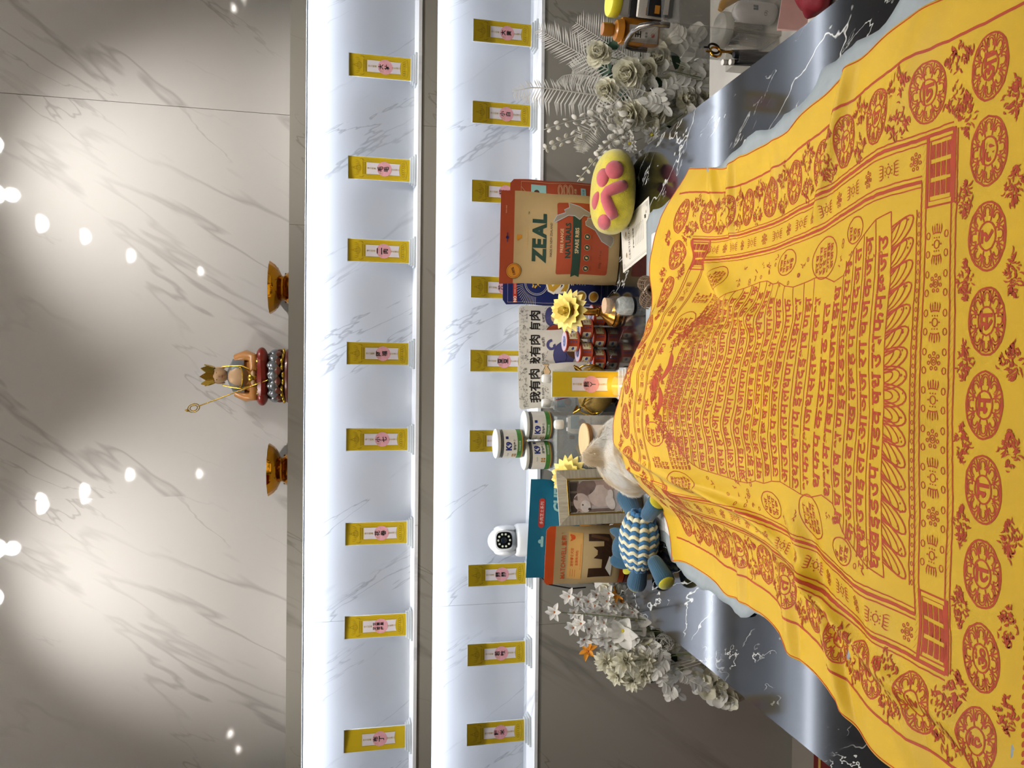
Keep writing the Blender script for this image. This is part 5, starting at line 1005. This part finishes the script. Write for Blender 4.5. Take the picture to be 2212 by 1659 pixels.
BL = {
 'rose': blossom('rose', [(7, .036, .020, .3, .1, .2, 0, .5), (6, .033, .019, .4, .3, .6, 1, .5), (6, .03, .017, .5, .45, 1.0, 0, .5), (5, .027, .014, .6, .55, 1.3, 1, .5)], 'petal_cream', 'petal_cream', .013, seed=2),
 'rose_full': blossom('rose', [(9, .036, .018, .3, .05, -.1, 0, .5), (8, .035, .017, .35, .25, .4, 1, .5), (7, .033, .016, .45, .4, .8, 0, .5), (6, .03, .015, .5, .5, 1.15, 1, .5), (5, .026, .012, .6, .6, 1.4, 0, .5)], 'petal_cream', 'petal_cream', .014, seed=3),
 'star': blossom('star_flower', [(6, .026, .0072, .6, -.12, .5, 0, .75)], 'petal_white', 'flower_eye', .003, seed=4),
 'orange': blossom('star_flower', [(6, .03, .008, .6, -.2, .35, 0, .75)], 'petal_orange', 'flower_eye', .003, seed=5),
 'floret': blossom('hydrangea_floret', [(4, .02, .013, .3, .05, .3, 0, .5), ], 'petal_white', 'petal_cream', .003, seed=6),
 'floret2': blossom('hydrangea_floret', [(5, .018, .011, .3, .1, .45, 0, .5), ], 'petal_cream', 'petal_cream', .003, seed=7),
 'dahlia': blossom('dahlia', [(11, .05, .0115, .6, -.3, .0, 0, .8), (9, .042, .0105, .6, -.15, .45, 1, .8), (7, .03, .009, .6, .05, .85, 0, .8), (5, .02, .007, .6, .2, 1.2, 1, .8)], 'petal_cream', seed=8),
 'lily': blossom('lily', [(3, .05, .022, .5, -.15, .55, 0, .6), (3, .048, .018, .5, -.2, .6, 1, .6)], 'petal_white', 'petal_yellow', .005, seed=9),
 'daisy': blossom('daisy', [(13, .024, .005, .6, .0, .15, 0, .7), (9, .019, .0045, .6, .1, .5, 1, .7)], 'petal_white', 'petal_yellow', .0045, seed=10)}
def face_to(P, up_=.3, side=0., seed=0):
    r = np.random.default_rng(seed); d = CAM-np.asarray(P); d /= np.linalg.norm(d); d = d+np.array([side, 0, up_])+r.normal(0, .3, 3); return Vector(d.tolist()).to_track_quat('Z', 'Y').to_matrix().to_4x4()
def put(kind, px, py, Y, parent, org, s_=1., up_=.3, side=0., seed=0, name=None, stem=None):
    P = aty(px, py, Y); o = link(name or BL[kind].name.split('.')[0], BL[kind], parent); o.matrix_local = Matrix.Translation(Vector((P-org).tolist()))@face_to(P, up_, side, seed)@Matrix.Scale(s_, 4)
    if stem is not None:
        Q = stem; A = P-org; mid = (A+Q)/2+np.array([.25*(A[0]-Q[0]), .0, .03]); pts = [A*(1-t)**2+2*mid*t*(1-t)+Q*t*t for t in np.linspace(0, 1, 7)]
        MB().tube(pts, .0013, 5).build('stem', MATS['stem_pale' if seed % 3 else 'stem_green'], parent)
    return P
def frond(pix, Ys, parent, org, l0, m='frond_white', n=44, droop=.0, sides=(1, -1), name='fern_frond', wl=.0026, sweep=.6, seed=0, lean=None):
    C = np.array([aty(x, y, Y)-org for (x, y), Y in zip(pix, Ys)]); K = len(C); t = np.linspace(0, K-1, 40); idx = np.arange(K); S_ = np.stack([np.interp(t, idx, C[:, i]) for i in range(3)], 1)
    for _ in range(4): S_[1:-1] = (S_[:-2]+S_[2:]+2*S_[1:-1])/4
    b = MB(); b.tube(S_, np.linspace(.0017, .0006, 40), 6); r = np.random.default_rng(seed); tow = CAM-org-S_[20]; tow /= np.linalg.norm(tow)
    for k in range(n):
        f = .12+.87*k/(n-1); i = min(38, int(f*39)); P = S_[i]; T = S_[i+1]-S_[max(0, i-1)]; T /= np.linalg.norm(T); Sd = np.cross(T, tow); Sd /= np.linalg.norm(Sd); l = l0*(math.sin(PI*(.15+.8*f))**.7)*(1+r.normal(0, .08))
        for s_ in sides:
            d = Sd*s_+T*sweep+r.normal(0, .05, 3); d /= np.linalg.norm(d); e = P+d*l+np.array([0, 0, -droop*l]); md = P+d*l*.5+np.array([0, 0, droop*l*.15]); wv = np.cross(d, tow); wv /= np.linalg.norm(wv); wd = wl*(1-.5*f)
            b.add([P-wv*wd*.5, md-wv*wd, e, md+wv*wd, P+wv*wd*.5, md-tow*.0006], [(0, 1, 5, 4), (4, 5, 3), (1, 2, 5), (5, 2, 3)])
    return b.build(name, MATS[m], parent, sharp=0)
def euc(pix, Y, parent, org, n=9, r0=.013, seed=0):
    C = np.array([aty(x, y, Y)-org for x, y in pix]); K = len(C); t = np.linspace(0, K-1, n*2); S_ = np.stack([np.interp(t, np.arange(K), C[:, i]) for i in range(3)], 1); b = MB(); b.tube(S_, .0009, 5); r = np.random.default_rng(seed)
    for i in range(0, n*2, 2):
        for s_ in (-1, 1):
            R = rotm(r.uniform(-.6, .6), r.uniform(-1.0, 1.0), r.uniform(0, 6)); rr = r0*(1-.5*i/(n*2)); T = S_[min(i+1, n*2-1)]-S_[i-1 if i else 0]; T /= np.linalg.norm(T)+1e-9; Sd = np.cross(T, (0, 1, 0)); b.ell(S_[i]+Sd*s_*rr*.9, (rr*.35, rr*.75, rr*.95), R, n=10, k=6)
    return b.build('eucalyptus_sprig', MATS['frond_white'], parent, sharp=0)
def oak(pix, Y, parent, org, w_=.028, m='petal_white', n=4, seed=0):
    A, B = [aty(x, y, Y)-org for x, y in pix]; d = B-A; l = np.linalg.norm(d); d /= l; tow = CAM-org-A; tow /= np.linalg.norm(tow); Sd = np.cross(d, tow); Sd /= np.linalg.norm(Sd); nn = np.cross(Sd, d); b = MB(); r = np.random.default_rng(seed)
    b.tube([A, A+d*l*.9], [.0014, .0007], 5)
    for k in range(n):
        for s_ in (-1, 1):
            P0 = A+d*l*(.1+.62*k/n); ax = Sd*s_*.9+d*.7+nn*r.normal(0, .2); ax /= np.linalg.norm(ax); G = petal(w_*(1-.12*k), w_*.23, .25, -.12, .55); wv = np.cross(ax, nn); b.grid(G[..., :1]*wv+G[..., 1:2]*ax+G[..., 2:3]*nn+P0)
    G = petal(l*.34, w_*.32, .25, -.1, .6); b.grid(G[..., :1]*Sd+G[..., 1:2]*d+G[..., 2:3]*nn+A+d*l*.68)
    return b.build('lobed_leaf', MATS[m], parent, sharp=0)
def vase(t, h, r):
    MB().lathe([(0, 0), (r*.75, 0), (r*.8, .01), (r*.62, h*.3), (r*.7, h*.6), (r, h*.93), (r*1.05, h), (r*.95, h), (r*.85, h*.9), (0, h*.85)], 32).build('vase', MATS['vase_white'], t)
# right of the table
o0 = np.array([.885, 2.13, 0]); fa = thing('flower_arrangement', 'tall white arrangement of fern fronds, roses and hydrangeas right of the table', 'flowers', o0); vase(fa, .40, .10); hub = np.array([0, 0, .42])
frond([(1440, 165), (1364, 127), (1300, 85), (1243, 48)], [2.12, 2.12, 2.14, 2.16], fa, o0, .075, seed=1); frond([(1400, 190), (1330, 160), (1260, 120), (1205, 88), (1163, 62)], [2.13]*5, fa, o0, .06, seed=2, sweep=.75)
frond([(1390, 195), (1337, 179), (1290, 166), (1247, 159), (1215, 163), (1197, 182)], [2.1]*6, fa, o0, .05, seed=3, sides=(-1,), droop=.1, sweep=.3); frond([(1400, 200), (1327, 211), (1265, 203), (1199, 193), (1150, 189), (1106, 198)], [2.1, 2.1, 2.1, 2.1, 2.12, 2.14], fa, o0, .075, seed=4, sweep=.35, sides=(-1,), droop=.25, n=56); frond([(1327, 209), (1265, 202), (1199, 192), (1150, 188), (1108, 196)], [2.1]*5, fa, o0, .03, seed=14, sides=(1,), n=26)
frond([(1400, 200), (1364, 187), (1320, 230), (1275, 278), (1258, 310), (1253, 330)], [2.08]*6, fa, o0, .04, seed=5, n=60, sweep=.2); frond([(1420, 180), (1350, 145), (1270, 140), (1235, 150)], [2.16]*4, fa, o0, .06, seed=6)
euc([(1340, 235), (1281, 251), (1230, 262), (1175, 280)], 2.08, fa, o0, 9, .014, 1); euc([(1350, 255), (1259, 286), (1215, 304), (1172, 324)], 2.07, fa, o0, 9, .014, 2); euc([(1360, 280), (1317, 311), (1285, 345), (1247, 392)], 2.05, fa, o0, 9, .013, 3); euc([(1370, 270), (1330, 300), (1305, 322), (1290, 340)], 2.06, fa, o0, 8, .016, 4)
for k, (kd, x, y, s_) in enumerate((('rose_full', 1358, 161, 1.3), ('rose_full', 1362, 252, 1.35), ('rose_full', 1414, 245, 1.2), ('rose_full', 1293, 119, 1.05), ('rose_full', 1312, 195, .95), ('rose', 1420, 120, 1.1), ('rose_full', 1480, 215, .9), ('rose', 1400, 150, .9))): put(kd, x, y, 2.09+.01*(k % 3), fa, o0, s_, .35, 0, k, stem=hub)
for k, (x, y) in enumerate(((1362, 309), (1408, 290), (1340, 285))): put('daisy', x, y, 2.06, fa, o0, 1.1, .3, -.2, 20+k, stem=hub)
k = 0
while k < 120:
    x, y = rng.uniform(1375, 1590), rng.uniform(50, 300)
    if y > 330-.746*(x-1393) or y < 60+.1*(x-1400): continue
    put('floret' if k % 2 else 'floret2', x, y, 2.13+rng.uniform(-.04, .04), fa, o0, rng.uniform(1.2, 1.7), rng.uniform(-.2, .5), rng.uniform(-.3, .3), 40+k); k += 1
for k, pp in enumerate((((1454, 185), (1543, 191)), ((1470, 125), (1523, 56)), ((1405, 190), (1450, 250)), ((1440, 230), (1380, 215)), ((1480, 90), (1440, 50)), ((1500, 130), (1545, 110)), ((1430, 200), (1475, 165)))): oak(pp, 2.06, fa, o0, .034, seed=k)
def leaf(px, py, Y, parent, org, l, w_, seed, m='leaf_green'):
    P = aty(px, py, Y); b = MB().grid(petal(l, w_, .4, -.15, .7)); o = b.build('leaf', MATS[m], parent, sharp=0); o.matrix_local = Matrix.Translation(Vector((P-org).tolist()))@face_to(P, .2, 0, seed)@Matrix.Rotation(seed*1.9, 4, 'Z')
for k, (x, y) in enumerate(((1368, 205), (1385, 200), (1382, 128), (1335, 104), (1315, 130), (1395, 180), (1460, 150), (1340, 150), (1430, 275), (1402, 225), (1480, 205), (1325, 140))): leaf(x, y, 2.12, fa, o0, .05, .02, k)
# left of the table
o1 = np.array([-.78, 2.03, 0]); fb = thing('flower_arrangement', 'white lily and dahlia arrangement with small orange blooms left of the table', 'flowers', o1); vase(fb, .28, .09); hub = np.array([.02, 0, .3])
ST = ((1198, 1322), (1230, 1288), (1249, 1294), (1288, 1286), (1316, 1281), (1240, 1322), (1266, 1327), (1281, 1349), (1261, 1380), (1301, 1379), (1329, 1333), (1327, 1310), (1256, 1347), (1238, 1356), (1300, 1320), (1350, 1402), (1312, 1298), (1344, 1300), (1345, 1330), (1290, 1360), (1306, 1345), (1272, 1360), (1318, 1395), (1365, 1385), (1270, 1300), (1366, 1322), (1285, 1308))
for k, (x, y) in enumerate(ST): put('star', x, y, 2.06+.015*(k % 4), fb, o1, rng.uniform(.85, 1.08), .25, rng.uniform(-.4, .4), k, stem=hub if k < 12 else None)
for k, (kd, x, y, s_) in enumerate((('lily', 1346, 1362, 1.0), ('lily', 1376, 1338, .95), ('dahlia', 1308, 1428, .8), ('dahlia', 1350, 1430, .9), ('dahlia', 1388, 1455, .85), ('dahlia', 1332, 1458, .75), ('dahlia', 1395, 1425, .7), ('lily', 1400, 1390, .8), ('orange', 1271, 1408, .95), ('orange', 1338, 1280, .9), ('orange', 1340, 1290, .7), ('dahlia', 1365, 1470, .7))): put(kd, x, y, 2.06+.02*(k % 3), fb, o1, s_, .2, -.3 if kd == 'dahlia' else 0, 60+k, stem=hub)
for k in range(95):
    x = rng.uniform(1300, 1590); c = 1265+(x-1300)*.82; y = rng.uniform(c-10, c+115-.3*(x-1300)); put('floret' if k % 2 else 'floret2', x, y, 2.11+rng.uniform(-.03, .05), fb, o1, rng.uniform(1.0, 1.45), rng.uniform(-.1, .5), rng.uniform(-.3, .3), 90+k)
for k, pp in enumerate((((1420, 1440), (1440, 1500)), ((1430, 1470), (1482, 1512)), ((1400, 1395), (1420, 1420)), ((1440, 1420), (1410, 1470)), ((1470, 1450), (1500, 1480)), ((1490, 1470), (1535, 1490)), ((1425, 1400), (1445, 1440)), ((1455, 1480), (1440, 1515)))): oak(pp, 2.05, fb, o1, .03, seed=20+k, m='petal_white')
for k, (x, y) in enumerate(((1405, 1365), (1412, 1440), (1395, 1372), (1460, 1430), (1420, 1370), (1385, 1395))): leaf(x, y, 2.1, fb, o1, .05, .018, k+3, 'leaf_green' if k % 2 else 'stem_green')
o = MB(); r = np.random.default_rng(3)
for k in range(60):   # a loose ball of fine tendrils
    a0 = aty(1435, 1388, 2.06)-o1; d = r.normal(0, 1, 3); d /= np.linalg.norm(d); e = np.cross(d, r.normal(0, 1, 3)); e /= np.linalg.norm(e); o.tube([a0+.026*(d*math.cos(q)+e*math.sin(q)) for q in np.linspace(0, 1.6, 6)], .0009, 4)
o.build('tendril_ball', MATS['petal_white'], fb, kind='stuff')

# ------------------------------------------------------------------ side cart with grooming caddy, right edge
M('cart_white', '#bdb8af', .5, var=.02); clear('caddy_plastic', '#f6f5f3', .05, .06); M('steel', '#8f8b86', .25, metal=.9); M('cap_yellow', '#e6dc3a', .4); clear('tub_clear', '#efeade', .1, .35); M('bottle_amber', '#b0701e', .35, trans=.15); M('pouch_black', '#1c1d20', .3, bump=.3, bs=60.); M('pouch_white', '#c9c4ba', .5); M('bottle_white', '#d9d6d4', .3); M('toy_banana', '#e0a42c', .5); M('cotton', '#d9d0bd', .9); M('scissor_black', '#221a16', .35, metal=.6); M('scissor_gold', '#b98528', .25, metal=.9); M('seal_red', '#b02a24', .5, var=0); M('card_pink', '#b58d84', .6); M('cloth_red', '#7a1420', .7)
CZ = .55; t = thing('side_cart', 'low white cart standing beside the right edge of the table', 'cart', (.93, 1.62, 0)); MB().box((0, 0, CZ-.012), (.46, .62, .024), None, 0, .003).build('top', MATS['cart_white'], t)
for sx in (-1, 1):
    for sy in (-1, 1): MB().box((sx*.2, sy*.28, (CZ-.024)/2), (.024, .024, CZ-.024)).build('leg', MATS['cart_white'], t, smooth=False)
MB().box((0, 0, .18), (.44, .6, .016)).build('lower_shelf', MATS['cart_white'], t, smooth=False)
cx0, cx1, cy0, cy1, cz1 = .772, 1.02, 1.575, 1.73, .835
t = thing('grooming_caddy', 'clear plastic caddy with a steel handle beside the table', 'caddy', (0, 0, 0)); o = MB()
for c, d in ((((cx0+cx1)/2, cy0, (CZ+cz1)/2), (cx1-cx0, .003, cz1-CZ)), (((cx0+cx1)/2, cy1, (CZ+cz1)/2), (cx1-cx0, .003, cz1-CZ)), ((cx0, (cy0+cy1)/2, (CZ+cz1)/2), (.003, cy1-cy0, cz1-CZ)), ((cx1, (cy0+cy1)/2, (CZ+cz1)/2), (.003, cy1-cy0, cz1-CZ))): o.box(c, d)
o.build('walls', MATS['caddy_plastic'], t, smooth=False); MB().box(((cx0+cx1)/2, (cy0+cy1)/2, .795), (cx1-cx0-.006, cy1-cy0-.006, .003)).build('tray', MATS['caddy_plastic'], t, smooth=False); MB().box(((cx0+cx1)/2, (cy0+cy1)/2, CZ+.002), (cx1-cx0-.004, cy1-cy0-.004, .003)).build('floor_plate', MATS['caddy_plastic'], t, smooth=False)
o = MB()
for a, b in (((cx0, cy0, cz1), (cx0, cy1, cz1)), ((cx0, cy0, cz1), (cx1, cy0, cz1)), ((cx0, cy1, cz1), (cx1, cy1, cz1))): o.tube([a, b], .004, 8)
o.build('rim', MATS['caddy_plastic'], t); MB().tube([(cx0, cy1-.012, .815), (cx0, cy1-.012, .85), (cx0, cy1-.022, .872), (cx0, cy1-.05, .878), (cx0, cy0+.06, .882), (cx0, cy0+.03, .874), (cx0, cy0+.012, .85), (cx0, cy0+.012, .815)], .0062, 12).build('handle', MATS['steel'], t)
TRZ = .7966
def bottle_amber():
    P = aty(1392, 72, 1.695); t = thing('amber_bottle', 'amber plastic bottle with white label standing in the caddy tray', 'bottle', (P[0], 1.695, TRZ), (0, 0, -.15)); k = .027
    MB().box((0, 0, .047), (.056, .03, .094), None, 0, .006).build('bottle', MATS['bottle_amber'], t); MB().lathe([(.026, .09), (.022, .104), (.0125, .110), (.0125, .116)], 24).build('shoulder', MATS['bottle_amber'], t); MB().lathe([(.0145, .113), (.0148, .132), (.0138, .136), (0, .136)], 26, wob=lambda a, f: .025*abs(math.sin(13*a))).build('cap', MATS['bottle_amber'], t)
    p = Pr(flat(-.0151), .02); p.rect(-.026, .006, .012, .076, 'pouch_white'); p.text('王', -.008, .054, .014, 'ink', 1, bold=.04); p.text('香波', -.008, .034, .006, 'ink', 1); p.ell(-.008, .018, .005, .005, 'seal_red', 1); p.build('label_print', t)
bottle_amber()
P = aty(1340, 16, 1.70); t = thing('ointment_tub', 'cloudy tub with a yellow lid in the caddy tray', 'tub', (P[0]+.012, 1.70, TRZ), (0, 0, .2)); MB().lathe([(0, 0), (.026, 0), (.029, .006), (.031, .09), (.029, .1), (0, .1)], 28).build('tub', MATS['tub_clear'], t); MB().lathe([(.0325, .096), (.034, .1), (.034, .116), (.032, .119), (0, .119)], 32).build('lid', MATS['cap_yellow'], t)
for k, (px, py, Y, m, w_, h_, lb) in enumerate(((1388, 20, 1.66, 'pouch_black', .03, .085, 'black foil sachet with gold print in the caddy tray'), (1398, 22, 1.635, 'pouch_white', .026, .075, 'white card packet beside the black sachet'), (1412, 16, 1.61, 'pouch_black', .028, .06, 'crinkled black and white sachet nearest the caddy handle'))):
    P = aty(px, py, Y); t = thing('sachet', lb, 'sachet', (P[0]+.01, Y, TRZ), (.05, 0, -.3)); MB().box((0, 0, h_/2), (w_*2, .012, h_), None, 0, .004).build('packet', MATS[m], t); p = Pr(flat(-.0062), .02); p.rect(-w_*.8, h_*.55, -w_*.2, h_*.75, 'bag_gold'); p.rect(-w_*.8, h_*.2, w_*.3, h_*.4, 'pouch_white' if m == 'pouch_black' else 'ink'); p.build('print', t)
P = aty(1570, 60, 1.66); t = thing('cotton_bud_tub', 'round clear tub of cotton buds inside the caddy', 'tub', (P[0], 1.674, CZ+.005), (0, 0, .2)); MB().lathe([(0, 0), (.034, 0), (.036, .004), (.036, .082)], 32, cap=False).build('tub', MATS['caddy_plastic'], t); MB().lathe([(.038, .078), (.04, .08), (.04, .094), (.037, .098), (0, .098)], 36).build('lid', MATS['tub_clear'], t)
o = MB(); r = np.random.default_rng(5)
for k in range(70):
    a = r.uniform(0, 6.3); q = .03*math.sqrt(r.random()); o.tube([(q*math.cos(a), q*math.sin(a), .004), (q*.95*math.cos(a+.2), q*.95*math.sin(a+.2), .066)], .0011, 5); o.ell((q*.95*math.cos(a+.2), q*.95*math.sin(a+.2), .069), (.0021, .0021, .005), n=6, k=5)
o.build('cotton_buds', MATS['cotton'], t, kind='stuff')
P = aty(1625, 35, 1.62); t = thing('spray_bottle', 'white rounded bottle with black print inside the caddy', 'bottle', (P[0], 1.603, CZ+.005), (0, 0, .1)); MB().lathe([(0, 0), (.02, 0), (.023, .006), (.0235, .07), (.02, .088), (.01, .097), (0, .099)], 26).build('bottle', MATS['bottle_white'], t); p = Pr(cyl(.0237), .02); p.rect(-.008, .05, .003, .062, 'print_grey'); p.text('(3)', -.012, .03, .009, 'ink'); p.build('print', t)
P = aty(1590, 8, 1.70); t = thing('banana_toy', 'small orange banana shaped toy with a green tip in the caddy', 'toy', (P[0], 1.70, CZ+.005)); MB().tube([(.02, 0, .03), (.008, 0, .055), (-.006, 0, .075), (-.02, 0, .082)][::-1], [.006, .0105, .0115, .008], 12).build('fruit', MATS['toy_banana'], t); MB().tube([(.018, 0, .034), (.027, 0, .012)], [.0095, .004], 10).build('tip', MATS['leaf_green'], t)
P = aty(1640, 100, 1.58); t = thing('tool_cup', 'clear cup of grooming tools hooked on the outside of the caddy', 'cup', (cx0-.034, 1.612, .56)); o = MB()
for c, d in (((0, -.032, .045), (.06, .002, .09)), ((0, .032, .045), (.06, .002, .09)), ((-.03, 0, .045), (.002, .064, .09)), ((.03, 0, .045), (.002, .064, .09)), ((0, 0, .001), (.06, .064, .002))): o.box(c, d)
o.build('cup', MATS['caddy_plastic'], t, smooth=False)
base = np.array([cx0-.034, 1.612, .563])
def tool(name, label, cat, dx, dy, ln, r_, m, lean, tipm=None):
    t = thing(name, label, cat, base+(dx, dy, 0), lean); MB().lathe([(0, 0), (r_*.7, 0), (r_, .006), (r_, ln-.006), (r_*.8, ln), (0, ln)], 14).build('shaft', MATS[m], t)
    if tipm: MB().lathe([(r_*1.03, ln-.008), (r_*1.05, ln), (0, ln+.001)], 14).build('end', MATS[tipm], t)
tool('brush', 'wooden handled brush with a pale round end in the tool cup', 'brush', -.012, .012, .112, .006, 'frame_wood', (.1, -.1, 0), 'cap_white'); tool('brush', 'dark handled brush with a pale round end in the tool cup', 'brush', -.014, -.008, .104, .006, 'pouch_black', (.1, -.15, 0), 'cap_white'); tool('file', 'black rubber grip file in the tool cup', 'file', -.006, -.02, .098, .008, 'pouch_black', (.05, -.1, 0))
t = thing('scissors', 'grooming scissors with one black and one gold handle in the tool cup', 'scissors', base+(.008, .014, 0), (.05, -.05, .3))
for s_, m, tilt in ((1, 'scissor_black', .17), (-1, 'scissor_gold', -.12)):
    R = rotm(0, tilt, 0); h_ = MB(); c = np.array([0, .002*s_, .085]); T = lambda x, z: c+R@np.array([x, 0, z]); h_.tube([T(0, 0), T(0, .03)], .0028, 8); h_.tube([T(.0125*math.cos(a), .043+.0135*math.sin(a)) for a in np.linspace(0, 2*PI, 22)[:-1]], .0026, 8, closed=True); h_.tube([T(0, .056), T(-.003*s_, .068)], .0022, 6); h_.build('handle', MATS[m], t); MB().prism([(-.004, -.075), (.004, -.07), (.0045, 0), (-.0045, 0)], -.001, .001, c, R).build('blade', MATS['steel'], t)
P = atz(1765, 18, CZ); t = thing('pink_card', 'pink folded card propped on the cart by the table edge', 'card', (P[0], P[1]+.03, CZ), (-.3, 0, -.3)); MB().box((0, 0, .03), (.06, .002, .06)).build('front', MATS['card_pink'], t, smooth=False); MB().box((0, .016, .028), (.06, .002, .06), rotm(-.5)).build('back', MATS['card_pink'], t, smooth=False)
P = atz(1790, 6, CZ); b = MB(); b.ell((0, 0, .03), (.06, .05, .032), n=24, k=14, fn=lambda V: V*(1+.12*np.sin(V[:, :1]*130)*np.cos(V[:, 1:2]*110))); link('folded_cloth', b.mesh('folded_cloth', MATS['cloth_red']), None, (P[0]+.03, P[1], CZ), label='crumpled dark red cloth on the cart at the picture edge', cat='cloth')
# rug at the far left of the floor
M('rug_red', '#5c0f0c', .9, var=.15, vs=120., bump=.5, bs=500.); M('rug_gold', '#a8893a', .8, var=.1, vs=120.)
P = atz(1757, 1640, .012); t = thing('floor_rug', 'dark red rug with a gold stripe on the floor left of the table', 'rug', (-1.9, 0, 0)); MB().box((0, P[1]-.6, .006), (1.7, 1.2, .012), None, 0, .003).build('pile', MATS['rug_red'], t); p = Pr(top(.012), .2, .0006); y1 = P[1]
Y0 = atz(1768, 1640, .012)[1]; Y1 = atz(1773, 1640, .012)[1]; p.rect(-.84, Y1, .84, Y0, 'rug_gold'); p.build('gold_stripe', t)
